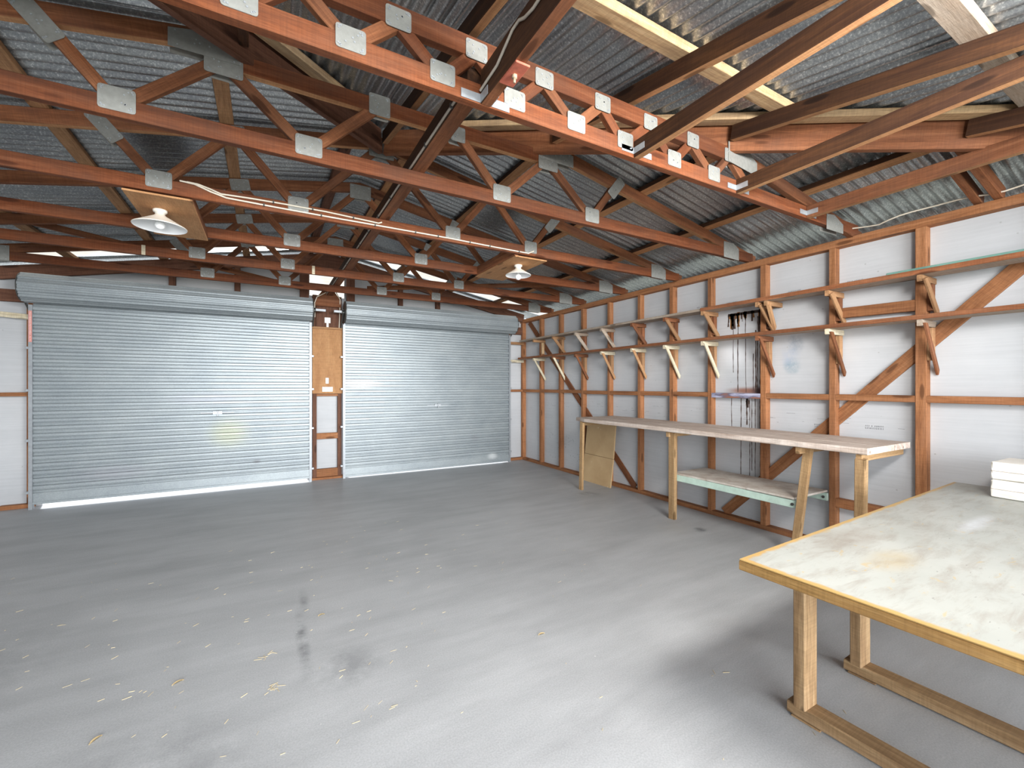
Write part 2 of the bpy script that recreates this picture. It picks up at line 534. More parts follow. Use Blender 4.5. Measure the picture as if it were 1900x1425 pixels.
# ------------------------------------------------------------------ mesh helpers
class MB:
    def __init__(s):
        s.v, s.f, s.mi, s.sm = [], [], [], []

    def add(s, verts, faces, mi=0, smooth=False):
        n = len(s.v)
        s.v += [tuple(p) for p in verts]
        for f in faces:
            s.f.append(tuple(i + n for i in f))
            s.mi.append(mi)
            s.sm.append(smooth)
        return s

    def box(s, x0, x1, y0, y1, z0, z1, mi=0):
        v = [(x, y, z) for x in (x0, x1) for y in (y0, y1) for z in (z0, z1)]
        return s.add(v, [(0, 1, 3, 2), (4, 6, 7, 5), (0, 4, 5, 1), (2, 3, 7, 6), (0, 2, 6, 4), (1, 5, 7, 3)], mi)

    def bevbox(s, x0, x1, y0, y1, z0, z1, c=0.004, mi=0):
        """box with chamfered edges on all sides"""
        bm = bmesh.new()
        bmesh.ops.create_cube(bm, size=1.0)
        for v in bm.verts:
            v.co = Vector(((x0 + x1) / 2 + v.co.x * (x1 - x0), (y0 + y1) / 2 + v.co.y * (y1 - y0), (z0 + z1) / 2 + v.co.z * (z1 - z0)))
        c = min(c, 0.45 * min(x1 - x0, y1 - y0, z1 - z0))
        bmesh.ops.bevel(bm, geom=list(bm.edges), offset=c, segments=1, affect='EDGES', profile=0.5)
        bm.verts.index_update()
        s.add([v.co[:] for v in bm.verts], [[v.index for v in f.verts] for f in bm.faces], mi)
        bm.free()
        return s

    def prism(s, pts, fr, t0, t1, mi=0):
        """pts: 2D outline; fr(u,v,w)->xyz ; extruded w from t0 to t1"""
        n = len(pts)
        v = [fr(u, w, t0) for u, w in pts] + [fr(u, w, t1) for u, w in pts]
        f = [tuple(range(n - 1, -1, -1)), tuple(range(n, 2 * n))]
        f += [(i, (i + 1) % n, n + (i + 1) % n, n + i) for i in range(n)]
        return s.add(v, f, mi)

    def tube(s, pts, r, seg=8, mi=0):
        pts = [Vector(p) for p in pts]
        rings = []
        up = Vector((0.13, 0.31, 0.94))
        for i, p in enumerate(pts):
            d = (pts[min(i + 1, len(pts) - 1)] - pts[max(i - 1, 0)]).normalized()
            a = d.cross(up).normalized()
            b = a.cross(d)
            rr = r[i] if isinstance(r, (list, tuple)) else r
            rings.append([p + a * math.cos(t) * rr + b * math.sin(t) * rr for t in [2 * math.pi * k / seg for k in range(seg)]])
        v = [q for ring in rings for q in ring]
        f = []
        for i in range(len(pts) - 1):
            for k in range(seg):
                k2 = (k + 1) % seg
                f.append((i * seg + k, i * seg + k2, (i + 1) * seg + k2, (i + 1) * seg + k))
        s.add(v, f, mi, True)
        n = len(pts) - 1
        s.add(rings[0], [tuple(range(seg - 1, -1, -1))], mi)
        s.add(rings[n], [tuple(range(seg))], mi)
        return s

    def lathe(s, prof, cx, cy, cz, seg=32, mi=0):
        v, f = [], []
        for r, z in prof:
            for k in range(seg):
                t = 2 * math.pi * k / seg
                v.append((cx + r * math.cos(t), cy + r * math.sin(t), cz + z))
        for i in range(len(prof) - 1):
            for k in range(seg):
                k2 = (k + 1) % seg
                f.append((i * seg + k, i * seg + k2, (i + 1) * seg + k2, (i + 1) * seg + k))
        return s.add(v, f, mi, True)

    def build(s, name, mats, parent=None, origin=None, matrix=None):
        me = bpy.data.meshes.new(name)
        me.from_pydata(s.v, [], s.f)
        if not isinstance(mats, (list, tuple)):
            mats = [mats]
        for m in mats:
            me.materials.append(m)
        me.polygons.foreach_set('material_index', s.mi)
        me.polygons.foreach_set('use_smooth', s.sm)
        if origin is not None:
            me.transform(Matrix.Translation(-Vector(origin)))
        me.update()
        bm = bmesh.new()
        bm.from_mesh(me)
        bmesh.ops.recalc_face_normals(bm, faces=bm.faces)
        bm.to_mesh(me)
        bm.free()
        o = bpy.data.objects.new(name, me)
        C.objects.link(o)
        w = matrix if matrix is not None else Matrix.Translation(Vector(origin) if origin is not None else Vector((0, 0, 0)))
        place(o, w, parent)
        return o


WORLD = {}


def place(o, w, parent):
    WORLD[o.name] = w.copy()
    if parent is not None:
        o.parent = parent
        o.matrix_basis = WORLD[parent.name].inverted() @ w
    else:
        o.matrix_basis = w


def tag(o, label, cat=None, group=None, kind=None):
    if label:
        o['label'] = label
    if cat:
        o['category'] = cat
    if group:
        o['group'] = group
    if kind:
        o['kind'] = kind
    return o


def thing(name, label, cat, loc=(0, 0, 0), group=None, kind=None):
    o = bpy.data.objects.new(name, None)
    o.empty_display_size = 0.1
    C.objects.link(o)
    place(o, Matrix.Translation(Vector(loc)), None)
    return tag(o, label, cat, group, kind)


def beam(name, p0, p1, w, h, mat, parent=None, up=(0, 0, 1), c=0.003, cut0=0.0, cut1=0.0, under=None):
    """timber along p0->p1; w across, h along up. Local X = grain. cut: slant of the ends (x shift per +h/2)"""
    p0, p1 = Vector(p0), Vector(p1)
    d = p1 - p0
    L = d.length
    d.normalize()
    up = Vector(up)
    side = up.cross(d)
    if side.length < 1e-4:
        side = Vector((0, 1, 0)).cross(d)
    side.normalize()
    u = d.cross(side).normalized()
    a, b = w / 2, h / 2
    sec = [(-a + c, -b), (a - c, -b), (a, -b + c), (a, b - c), (a - c, b), (-a + c, b), (-a, b - c), (-a, -b + c)]
    mb = MB()
    n = len(sec)
    v = [(cut0 * y[1] / b if b else 0, y[0], y[1]) for y in sec] + [(L + cut1 * y[1] / b, y[0], y[1]) for y in sec]
    f = [tuple(range(n - 1, -1, -1)), tuple(range(n, 2 * n))]
    f += [(i, (i + 1) % n, n + (i + 1) % n, n + i) for i in range(n)]
    mb.add(v, f)
    if under is not None:
        mb.mi[2] = 1
        mat = [mat, under]
    mat4 = Matrix((d, side, u)).transposed().to_4x4()
    mat4.translation = p0
    return mb.build(name, mat, parent, matrix=mat4)


def rounded(w, h, r=0.008, seg=3, cx=0.0, cy=0.0, rot=0.0):
    pts = []
    for sx, sy, a0 in ((1, 1, 0), (-1, 1, 90), (-1, -1, 180), (1, -1, 270)):
        for k in range(seg + 1):
            t = math.radians(a0 + 90 * k / seg)
            pts.append((sx * (w / 2 - r) + r * math.cos(t), sy * (h / 2 - r) + r * math.sin(t)))
    cr, sr = math.cos(rot), math.sin(rot)
    return [(cx + x * cr - y * sr, cy + x * sr + y * cr) for x, y in pts]


def inset_nails(pts, n=9):
    cx = sum(p[0] for p in pts) / len(pts)
    cy = sum(p[1] for p in pts) / len(pts)
    xs = []
    step = max(1, len(pts) // 8)
    for p in pts[::step]:
        k = random.uniform(0.72, 0.86)
        xs.append((cx + (p[0] - cx) * k, cy + (p[1] - cy) * k))
    for _ in range(4):
        p = random.choice(pts)
        k = random.uniform(0.1, 0.5)
        xs.append((cx + (p[0] - cx) * k, cy + (p[1] - cy) * k))
    return xs


def gusset(parent, pts, y0, thick=0.045, name='gusset_plate'):
    """pair of nailed steel plates either side of a truss joint; pts in (x,z)"""
    mb = MB()
    mb.prism(pts, lambda u, v, w: (u, w, v), y0 - 0.0035, y0 - 0.001)
    mb.prism(pts, lambda u, v, w: (u, w, v), y0 + thick + 0.001, y0 + thick + 0.0035)
    for x, z in inset_nails(pts):
        mb.prism([(x + 0.0042 * math.cos(t), z + 0.0042 * math.sin(t)) for t in [k * math.pi / 3 for k in range(6)]],
                 lambda u, v, w: (u, w, v), y0 - 0.0055, y0 - 0.003, 1)
    return mb.build(name, [M['plate'], M['steel']], parent, origin=(pts[0][0], y0, pts[0][1]))


# ------------------------------------------------------------------ constants of the shed
XW, XS = 4.30, 4.375          # right wall: inner stud face, sheet face
XL = -2.66                    # left wall stud face
YB = 7.20                     # back wall stud face
YR = -0.35                    # rear wall (behind the camera)
RX = 0.82                     # ridge line
APEX = 3.455
SL = 0.19
HIPY = 3.60


def S(x):
    return APEX - SL * abs(x - RX)


def SH(y):
    return APEX - SL * (HIPY - y)


# ------------------------------------------------------------------ setting
mb = MB()
mb.box(XL - 0.12, XS + 0.03, YR, YB + 0.13, -0.06, 0.0)
tag(mb.build('floor', M['floor']), 'grey painted concrete floor of the shed', 'floor', kind='structure')
mb = MB()
mb.box(-30, 34, -30, 40, -0.3, -0.065)
tag(mb.build('ground', M['ground']), 'dull ground outside the shed', 'ground', kind='structure')
mb = MB()
mb.box(-4.5, 6.0, YB + 0.14, 16, -0.064, -0.03)
tag(mb.build('apron', M['apron']), 'pale sunlit concrete apron outside the roller doors', 'driveway', kind='structure')

mb = MB()
mb.box(XS, XS + 0.02, YR, YB + 0.11, 0.0, 2.69)
wall_right = tag(mb.build('wall_right', M['sheet']), 'right wall of off-white fibre cement sheets behind the studs', 'wall', kind='structure')
mb = MB()
mb.box(XL - 0.095, XL - 0.075, YR, YB + 0.11, 0.0, 2.69)
tag(mb.build('wall_left', M['sheet']), 'left wall of off-white fibre cement sheets', 'wall', kind='structure')
# rear wall with a wide doorway (the camera stands in it)
mb = MB()
mb.box(XL - 0.1, -1.9, YR - 0.03, YR, 0, 2.69)
mb.box(3.95, XS + 0.02, YR - 0.03, YR, 0, 2.69)
tag(mb.build('wall_rear', M['sheet']), 'rear wall beside the wide open doorway', 'wall', kind='structure')

# back wall: sheets around the doors and the gable above, with a central opening
D1 = (-2.36, 0.575)           # left door opening
D2 = (1.045, 3.955)           # right door opening
DH = 2.42
ys0, ys1 = YB + 0.09, YB + 0.105
mb = MB()
mb.box(XL - 0.1, D1[0] + 0.03, ys0, ys1, 0, DH)
mb.box(D1[1] - 0.03, D2[0] + 0.03, ys0, ys1, 0, DH)
mb.box(D2[1] - 0.03, XS + 0.02, ys0, ys1, 0, DH)
gp = lambda u, v, w: (u, w, v)
OX0, OX1 = 0.575, 1.075
mb.prism([(XL - 0.1, DH), (OX0, DH), (OX0, S(OX0)), (XL - 0.1, S(XL - 0.1))], gp, ys0, ys1)
mb.prism([(OX1, DH), (XS + 0.02, DH), (XS + 0.02, S(XS + 0.02)), (OX1, S(OX1))], gp, ys0, ys1)
mb.box(OX0, OX1, ys0, ys1, DH, 2.80)
mb.prism([(OX0, 3.27), (OX1, 3.27), (OX1, S(OX1)), (RX, APEX), (OX0, S(OX0))], gp, ys0, ys1)
tag(mb.build('wall_back', M['sheet']), 'far end wall of off-white sheets around and above the roller doors', 'wall', kind='structure')


# roof: corrugated sheets on the two long slopes and the hip end
def corr(t):
    return 0.0124 * math.cos(2 * math.pi * t / 0.0762)


TH0, TH1 = 6.73, 7.12         # translucent band near the far end


def slope_sheet(mb, sgn, y0, y1, zoff=0.062, xmax=4.72, xmin=None):
    n = max(2, int(round((y1 - y0) / 0.0762 * 8)))
    verts, faces = [], []
    for i in range(n + 1):
        y = y0 + (y1 - y0) * i / n
        s0 = max(0.0, HIPY - y) if xmin is None else xmin
        s1 = xmax - RX
        s0 = min(s0, s1 - 0.01)
        for s in (s0, s1):
            verts.append((RX + sgn * s, y, APEX - SL * s + zoff + corr(y)))
    for i in range(n):
        a = 2 * i
        faces.append((a, a + 1, a + 3, a + 2))
    mb.add(verts, faces, 0, True)


mb = MB()
for sgn in (1, -1):
    slope_sheet(mb, sgn, YR - 0.05, TH0)
    slope_sheet(mb, sgn, TH1, 7.62)
n = int(round((4.72 - RX) * 2 / 0.0762 * 8))
verts, faces = [], []
for i in range(n + 1):
    x = RX - (4.72 - RX) + 2 * (4.72 - RX) * i / n
    ye = YR - 0.12
    yt = max(ye + 0.01, HIPY - abs(x - RX))
    for y in (ye, yt):
        verts.append((x, y, SH(y) + 0.062 + corr(x)))
for i in range(n):
    faces.append((2 * i, 2 * i + 1, 2 * i + 3, 2 * i + 2))
mb.add(verts, faces, 0, True)
ceiling = tag(mb.build('ceiling', M['iron']), 'underside of the weathered corrugated iron roof', 'ceiling', kind='structure')
for sgn, nm in ((1, 'right'), (-1, 'left')):
    mb = MB()
    slope_sheet(mb, sgn, TH0 - 0.03, TH1 + 0.03, 0.076, 4.7)
    tag(mb.build('translucent_roof_sheet', M['translucent'], origin=(RX, TH0, APEX)),
        'glowing translucent corrugated roof sheet on the %s slope near the far wall' % nm, 'roof sheet')
for sgn, nm in ((1, 'right'), (-1, 'left')):
    o = beam('blocker_board', (RX + sgn * 3.925, YR - 0.1, 2.655), (RX + sgn * 3.925, 7.6, 2.655), 0.025, 0.15, M['brown'])  # unseen board added to cut sky light reaching the eave iron
    tag(o, 'added unseen brown fascia board outside along the %s eave' % nm, 'blocker')
# ridge cap
mb = MB()
mb.prism([(RX - 0.16, S(RX - 0.16) + 0.08), (RX, APEX + 0.095), (RX + 0.16, S(RX + 0.16) + 0.08), (RX, APEX + 0.09)], lambda u, v, w: (u, w, v), HIPY - 0.12, 7.6)
tag(mb.build('ridge_capping', M['iron'], origin=(RX, HIPY, APEX)), 'folded iron capping along the roof ridge', 'capping')

for s_, nm in ((1, 'right'), (-1, 'left')):
    mb = MB()
    ln = 4.7 - RX
    q = []
    for k in (-0.1, 0.0, 0.1):
        for d in (0.0, ln):
            q.append((RX + s_ * (d + k), HIPY - d + k, APEX - SL * d + 0.085 - abs(k) * 0.10))
    mb.add(q, [(0, 1, 3, 2), (2, 3, 5, 4)])
    mb.add([(x, y, z + 0.002) for x, y, z in q], [(0, 2, 3, 1), (2, 4, 5, 3)])
    tag(mb.build('hip_capping', M['iron'], origin=(RX, HIPY, APEX)), 'folded iron capping along the %s hip of the roof' % nm, 'capping')

# pale corrugated sheet glimpsed through the gable opening: an outdoor awning
mb = MB()
nz = 90
verts, faces = [], []
for i in range(nz + 1):
    t = i / nz
    z = 3.42 - 0.55 * t
    y = 7.42 + 1.1 * t
    k = 0.012 * math.cos(2 * math.pi * t * 1.23 / 0.0762)
    for x in (0.1, 1.55):
        verts.append((x, y + k * 0.45, z + k * 0.9))
for i in range(nz):
    faces.append((2 * i, 2 * i + 1, 2 * i + 3, 2 * i + 2))
mb.add(verts, faces, 0, True)
tag(mb.build('translucent_awning', M['translucent'], origin=(0.8, 7.4, 3.4)),
    'pale translucent corrugated sheet seen through the small gable opening', 'awning')

# ------------------------------------------------------------------ roof trusses
TY = [1.775, 2.695, 3.615, 4.525, 5.435, 6.335]
TH = 0.045
ORD = ['first', 'second', 'third', 'fourth', 'fifth', 'sixth']
TL = ['nearest roof truss, a long flat topped girder with many short zigzag webs',
      'second roof truss from the camera, flat topped with wide splice plates',
      'third roof truss from the camera, carrying the cream cables on its bottom chord',
      'fourth roof truss from the camera, just behind both lamp boards',
      'fifth roof truss from the camera, two in front of the roller doors',
      'farthest roof truss, close in front of the roller door drums']
trusses = []
for i, y in enumerate(TY):
    yc = y + TH / 2
    t = thing('roof_truss', TL[i], 'roof truss', (RX, yc, 2.70), 'timber roof trusses')
    trusses.append(t)
    beam('bottom_chord', (XL - 0.07, yc, 2.745), (XS, yc, 2.745), TH, 0.09, M['chord'], t)
    if i == 0:
        beam('flat_top_chord', (-1.16, yc, 2.945), (2.80, yc, 2.945), TH, 0.09, M['chord'], t)
        for s in (1, -1):
            beam('sloping_top_chord', (RX + s * 1.93, yc, 2.965), (RX + s * 3.62, yc, 2.70), TH - 0.003, 0.085, M['red'], t)
        bots = [0.286, 0.66, 1.016, 1.378, 1.714, 2.105, 2.47]
        tops = [0.47, 0.82, 1.183, 1.553, 1.908, 2.27, 2.63]
        bots = [-0.83, -0.45, -0.08] + bots
        tops = [-0.99, -0.63, -0.26, 0.10] + tops
        for k, xb in enumerate(bots):
            for xt in (tops[k], tops[k + 1]):
                beam('web', (xb + (xt - xb) * 0.03, yc, 2.768), (xt, yc, 2.925), 0.035, 0.055, M['chord' if (k % 3) else 'red'], t)
            gusset(t, rounded(0.112, 0.092, 0.01, 2, xb, 2.775), y)
        for xt in tops:
            gusset(t, rounded(0.105, 0.085, 0.01, 2, xt, 2.93), y)
        beam('web', (2.66, yc, 2.93), (2.86, yc, 2.77), 0.035, 0.055, M['red'], t)
        for s in (1, -1):
            gusset(t, [(RX + s * a, b) for a, b in ((1.79, 3.02), (1.98, 3.02), (2.10, 2.95), (2.10, 2.86), (1.79, 2.89))], y - 0.003, TH + 0.006)
            gusset(t, [(RX + s * a, b) for a, b in ((3.03, 2.668), (3.29, 2.672), (3.29, 2.746), (3.15, 2.80), (3.03, 2.787))], y)
        continue
    bots = [-0.61, 0.21, 1.44, 2.25]
    if i == 1:
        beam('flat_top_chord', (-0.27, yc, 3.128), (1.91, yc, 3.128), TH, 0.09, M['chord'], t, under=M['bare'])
        x0, z0 = 1.06, 3.15
        tn = [(-0.885, S(-0.885) - 0.05), (-0.20, 3.12), (0.586, 3.12), (1.11, 3.12), (1.83, 3.12), (2.51, S(2.51) - 0.05)]
        links = [(0, 0), (0, 1), (1, 1), (1, 2), (2, 3), (2, 4), (3, 4), (3, 5)]
    else:
        x0, z0 = 0.0, APEX
        tn = [(-0.885, S(-0.885) - 0.05), (-0.20, S(-0.2) - 0.05), (RX - 0.03, APEX - 0.1), (RX + 0.03, APEX - 0.1), (1.83, S(1.83) - 0.05), (2.51, S(2.51) - 0.05)]
        links = [(0, 0), (0, 1), (1, 1), (1, 2), (2, 3), (2, 4), (3, 4), (3, 5)]
    for s in (1, -1):
        xe = 3.60
        zc = -0.045 / math.cos(math.atan(SL))
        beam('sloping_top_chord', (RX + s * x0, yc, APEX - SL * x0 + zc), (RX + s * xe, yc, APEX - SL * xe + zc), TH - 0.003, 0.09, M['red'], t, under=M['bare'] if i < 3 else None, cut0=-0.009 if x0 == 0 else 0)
    for bi, ti in links:
        xb, (xt, zt) = bots[bi], tn[ti]
        beam('web', (xb + (xt - xb) * 0.03, yc, 2.77), (xt, yc, zt), 0.035, 0.058, M['red'], t)
    for xb in bots:
        gusset(t, rounded(0.138, 0.112, 0.012, 2, xb, 2.78), y)
    for k in (0, 5):
        s = -1 if k == 0 else 1
        xt, zt = tn[k]
        xb = bots[0 if k == 0 else 3]
        ang = math.atan2(zt - 2.77, xt - xb)
        gusset(t, rounded(0.20, 0.085, 0.012, 2, xt - 0.02 * (xt - xb), zt - 0.03, ang), y)
    if i == 1:
        for s in (1, -1):
            gusset(t, [(RX + s * a, b) for a, b in ((0.94, 3.20), (1.11, 3.225), (1.24, 3.195), (1.24, 3.105), (0.94, 3.11))], y - 0.003, TH + 0.006)
            gusset(t, rounded(0.17, 0.10, 0.01, 2, RX + s * 1.01, 3.085), y)
        gusset(t, rounded(0.125, 0.125, 0.01, 2, 0.60, 3.13), y)
        gusset(t, rounded(0.10, 0.10, 0.01, 2, 1.11, 3.10), y)
    else:
        gusset(t, rounded(0.15, 0.10, 0.01, 2, -0.20, S(-0.2) - 0.06, SL), y)
        gusset(t, rounded(0.11, 0.10, 0.01, 2, 1.83, S(1.83) - 0.06, -SL - 0.2), y)
        gusset(t, rounded(0.20, 0.14, 0.008, 2, RX, APEX - 0.10), y)
    for s in (1, -1):
        gusset(t, [(RX + s * a, b) for a, b in ((3.08, 2.692), (3.316, 2.686), (3.316, 2.80), (3.23, 2.845), (3.08, 2.845))], y)

# ------------------------------------------------------------------ purlins, hips, rafters
PUR = [('right', 3.645, 'lowest'), ('right', 2.82, 'middle'), ('right', 1.88, 'upper'), ('right', 1.06, 'ridge'),
       ('left', -2.0, 'lowest'), ('left', -1.17, 'middle'), ('left', -0.24, 'upper'), ('left', 0.58, 'ridge')]
for side, x, nm in PUR:
    ystart = max(YR, HIPY - abs(x - RX) + 0.06)
    sg = 1 if x > RX else -1
    nrm = Vector((SL * sg, 0, 1)).normalized()
    z = S(x) + 0.022
    mat = M['dark'] if side == 'right' else M['orange']
    if nm == 'ridge':
        mat = M['brown']
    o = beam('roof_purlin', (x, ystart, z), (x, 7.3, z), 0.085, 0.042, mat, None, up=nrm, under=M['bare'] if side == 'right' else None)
    tag(o, {'lowest': 'lowest timber purlin under the iron of the %s roof slope',
            'middle': 'timber purlin halfway up the %s roof slope',
            'upper': 'timber purlin high on the %s roof slope below the ridge purlin',
            'ridge': 'brown timber purlin right beside the ridge on the %s slope'}[nm] % side, 'purlin', 'roof purlins')
for y, mat, lab in ((1.45, M['pine'], 'golden pine purlin crossing the near hip end just in front of the girder truss'),
                    (0.64, M['grey_wood'], 'greyed pine purlin crossing the near hip end at the top right of the photo'),
                    (0.12, M['orange'], 'orange timber purlin at the eave of the near hip end in the top right corner')):
    half = HIPY - y - 0.215
    o = beam('hip_purlin', (RX - half, y, SH(y) + 0.022), (RX + half, y, SH(y) + 0.022), 0.095, 0.042, mat, None, up=(0, -SL, 1))
    tag(o, lab, 'purlin', 'hip end purlins')
for s, nm in ((1, 'right'), (-1, 'left')):
    ln = HIPY - YR - 0.1
    ln = min(ln, 4.26 - RX)
    zc = -0.055
    o = beam('hip_rafter', (RX + s * 0.025, HIPY - 0.025, APEX - SL * 0.025 + zc), (RX + s * ln, HIPY - ln, APEX - SL * ln + zc), 0.04, 0.19, M['brown'] if s < 0 else M['red'])
    tag(o, 'deep timber hip rafter running from the ridge point to the near %s corner' % nm, 'rafter')
    q = 0.10
    nrm = Vector((0, -SL, 1)).normalized()
    o = beam('hip_batten', (RX + s * 0.3, HIPY - 0.3 - q * 1.4, SH(HIPY - 0.3 - q * 1.4) + 0.022), (RX + s * (ln - 0.05), HIPY - ln + 0.05 - q * 1.4, SH(HIPY - ln + 0.05 - q * 1.4) + 0.022), 0.09, 0.04, M['pine'], None, up=nrm)
    tag(o, 'raw pine batten laid along the near side of the %s hip rafter' % nm, 'batten')
for x, mat, nm in ((0.82, 'dark', 'central'), (1.80, 'dark', 'second'), (2.62, 'dark', 'third'), (3.48, 'dark', 'short fourth')):
    yt = HIPY - abs(x - RX) - (0.11 if x == 0.82 else 0.058)
    z1, z0 = SH(yt) - 0.045, SH(YR + 0.05) - 0.045
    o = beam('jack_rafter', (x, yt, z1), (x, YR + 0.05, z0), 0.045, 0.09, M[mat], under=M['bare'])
    tag(o, {'central': 'dark jack rafter running from the ridge point out to the near wall',
            'second': 'dark jack rafter right of the cabled tie beam, over the girder truss',
            'third': 'dark jack rafter with orange underside butting the right hip rafter',
            'short fourth': 'short dark jack rafter nearest the right wall'}[nm], 'rafter', 'jack rafters of the hip end')
for x, nm in ((-0.1, 'first'), (-0.98, 'second')):
    yt = HIPY - abs(x - RX) - 0.058
    o = beam('jack_rafter', (x, yt, SH(yt) - 0.045), (x, YR + 0.05, SH(YR + 0.05) - 0.045), 0.045, 0.09, M['dark'])
    tag(o, '%s dark jack rafter left of the cabled tie beam' % nm, 'rafter', 'jack rafters of the hip end')
# ceiling joists hung off the girder truss
for x, lab in ((1.80, 'dark ceiling joist hung off the girder truss, first right of the cabled tie beam'),
               (2.72, 'dark ceiling joist hung off the girder truss, second right of the cabled tie beam'),
               (3.58, 'brown ceiling joist hung off the girder truss, nearest the right wall')):
    t = thing('ceiling_joist', lab, 'joist', (x, TY[0], 2.70), 'ceiling joists of the hip end')
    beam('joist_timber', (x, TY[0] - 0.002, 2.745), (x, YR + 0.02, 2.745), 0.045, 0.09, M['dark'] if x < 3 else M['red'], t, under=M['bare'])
    zc = 2.735
    for sd in (1, -1):
        mb = MB()
        xa = x + sd * 0.0232
        q = [(xa, TY[0] - 0.08), (xa, TY[0] - 0.0012), (xa + sd * 0.09, TY[0] - 0.0012), (xa + sd * 0.09, TY[0] - 0.0035), (xa + sd * 0.0022, TY[0] - 0.0035), (xa + sd * 0.0022, TY[0] - 0.08)]
        mb.prism(q, lambda u, v, w: (u, v, w), zc - 0.017, zc + 0.017)
        mb.build('angle_bracket', M['steel'], t, origin=(x, TY[0], zc))
# creeper rafter and tie on the right slope near the camera
yk = 0.95
t = thing('creeper_truss', 'short red creeper rafter and tie resting on the right wall plate near the camera', 'rafter', (4.3, yk, 2.69))
xh = RX + HIPY - yk - 0.02
beam('rafter', (xh + 0.07, yk, S(xh + 0.07) - 0.05), (4.36, yk, S(4.36) - 0.05), 0.045, 0.09, M['red'], t)
beam('tie', (3.85, yk + 0.10, S(3.85) - 0.03), (4.36, yk + 0.10, 2.73), 0.045, 0.075, M['red'], t)

# long tie beam with conduit through all trusses
t = thing('tie_beam', 'long dark beam with grey conduit running from the camera to the far wall through the trusses', 'beam', (0.84, 4.0, 2.79))
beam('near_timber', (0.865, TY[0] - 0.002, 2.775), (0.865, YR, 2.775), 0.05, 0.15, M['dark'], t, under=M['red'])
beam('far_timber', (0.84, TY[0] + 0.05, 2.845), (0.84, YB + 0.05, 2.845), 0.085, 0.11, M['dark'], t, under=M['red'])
mb = MB()
mb.tube([(0.83, YR, 2.80), (0.83, 1.05, 2.80), (0.832, 1.32, 2.785), (0.832, 1.38, 2.795), (0.832, 1.42, 2.815), (0.832, 1.47, 2.815), (0.832, 1.60, 2.76), (0.832, 1.76, 2.75)], 0.006)
mb.tube([(0.793, 1.84, 2.806), (0.793, 7.0, 2.806), (0.80, 7.15, 2.80)], 0.007)
for k in range(13):
    yy = 2.0 + k * 0.4
    mb.box(0.784, 0.80, yy, yy + 0.012, 2.795, 2.818, 1)
mb.build('conduit', [M['conduit'], M['darksteel']], t, origin=(0.79, 1.8, 2.8))
for sd, xa in ((-1, 0.8392), (1, 0.8908)):
    mb = MB()
    q = [(xa, TY[0] - 0.075), (xa, TY[0] - 0.0012), (xa + sd * 0.095, TY[0] - 0.0012), (xa + sd * 0.095, TY[0] - 0.0038), (xa + sd * 0.0025, TY[0] - 0.0038), (xa + sd * 0.0025, TY[0] - 0.075)]
    mb.prism(q, lambda u, v, w: (u, v, w), 2.704, 2.742)
    mb.build('angle_bracket', M['steel'], t, origin=(0.84, TY[0], 2.72))
mb = MB()
mb.bevbox(0.842, 0.908, 1.46, 1.60, 2.690, 2.699, 0.003)
mb.lathe([(0.0, 0), (0.012, 0), (0.012, -0.012), (0.006, -0.012), (0.006, -0.03), (0, -0.03)], 0.875, 1.53, 2.690, 6, 1)
mb.build('bolt_plate', [M['rustplate'], M['rust_bolt']], t, origin=(0.875, 1.53, 2.69))

# ------------------------------------------------------------------ right wall framing
STUDS = [(1.314, 1.38), (1.913, 1.963), (2.516, 2.573), (3.121, 3.168), (3.642, 3.699), (4.175, 4.223), (4.766, 4.811), (5.365, 5.418), (5.964, 6.018), (6.556, 6.615)]
STUDS = [(0.65, 0.70), (0.05, 0.10)][::-1] + STUDS + [(7.20, 7.26)]
WN = ['first', 'second', 'third', 'fourth', 'fifth', 'sixth', 'seventh', 'eighth', 'ninth', 'tenth', 'eleventh', 'twelfth', 'thirteenth']
vis = STUDS[2:]
for k, (a, b) in enumerate(STUDS):
    yc = (a + b) / 2
    o = beam('wall_stud', (4.3375, yc, 0.045), (4.3375, yc, 2.625), 0.075, b - a, M['stud'], None, up=(0, 1, 0))
    kk = len(STUDS) - 1 - k
    lab = 'upright timber stud in the far right corner of the shed' if kk == 0 else '%s upright timber stud on the right wall counted from the far corner' % WN[kk]
    tag(o, lab, 'wall stud', 'right wall studs')
o = beam('bottom_plate', (4.3375, YR, 0.0225), (4.3375, YB + 0.09, 0.0225), 0.085, 0.045, M['stud'])
tag(o, 'long timber bottom plate on the floor under the right wall studs', 'wall plate')
o = beam('top_plate', (4.335, YR, 2.657), (4.335, YB + 0.09, 2.657), 0.085, 0.065, M['stud'])
tag(o, 'long timber top plate above the right wall studs', 'wall plate')
for k in range(len(STUDS) - 1):
    y0, y1 = STUDS[k][1], STUDS[k + 1][0]
    dz = random.uniform(-0.004, 0.004)
    m = M['purple'] if k == 4 else M['stud']
    o = beam('wall_rail', (4.335, y0 + 0.001, 1.327 + dz), (4.335, y1 - 0.001, 1.327 + dz), 0.07, 0.052, m)
    kk = len(STUDS) - 1 - k
    if k == 4:
        lab = 'short wall rail smeared with purple grey paint under the brown drips'
    else:
        lab = 'short timber rail between studs on the right wall, %s from the far corner' % WN[kk - 1]
    tag(o, lab, 'wall rail', 'right wall rails')
o = beam('wall_rail', (4.33, 1.381, 2.045), (4.33, 1.912, 2.055), 0.05, 0.085, M['stud'])
tag(o, 'wide timber rail between the two shelves near the right end of the wall', 'wall rail')
o = beam('wall_rail', (4.335, 1.381, 0.415), (4.335, 1.912, 0.415), 0.07, 0.075, M['stud'])
tag(o, 'low timber rail near the floor behind the big table', 'wall rail')
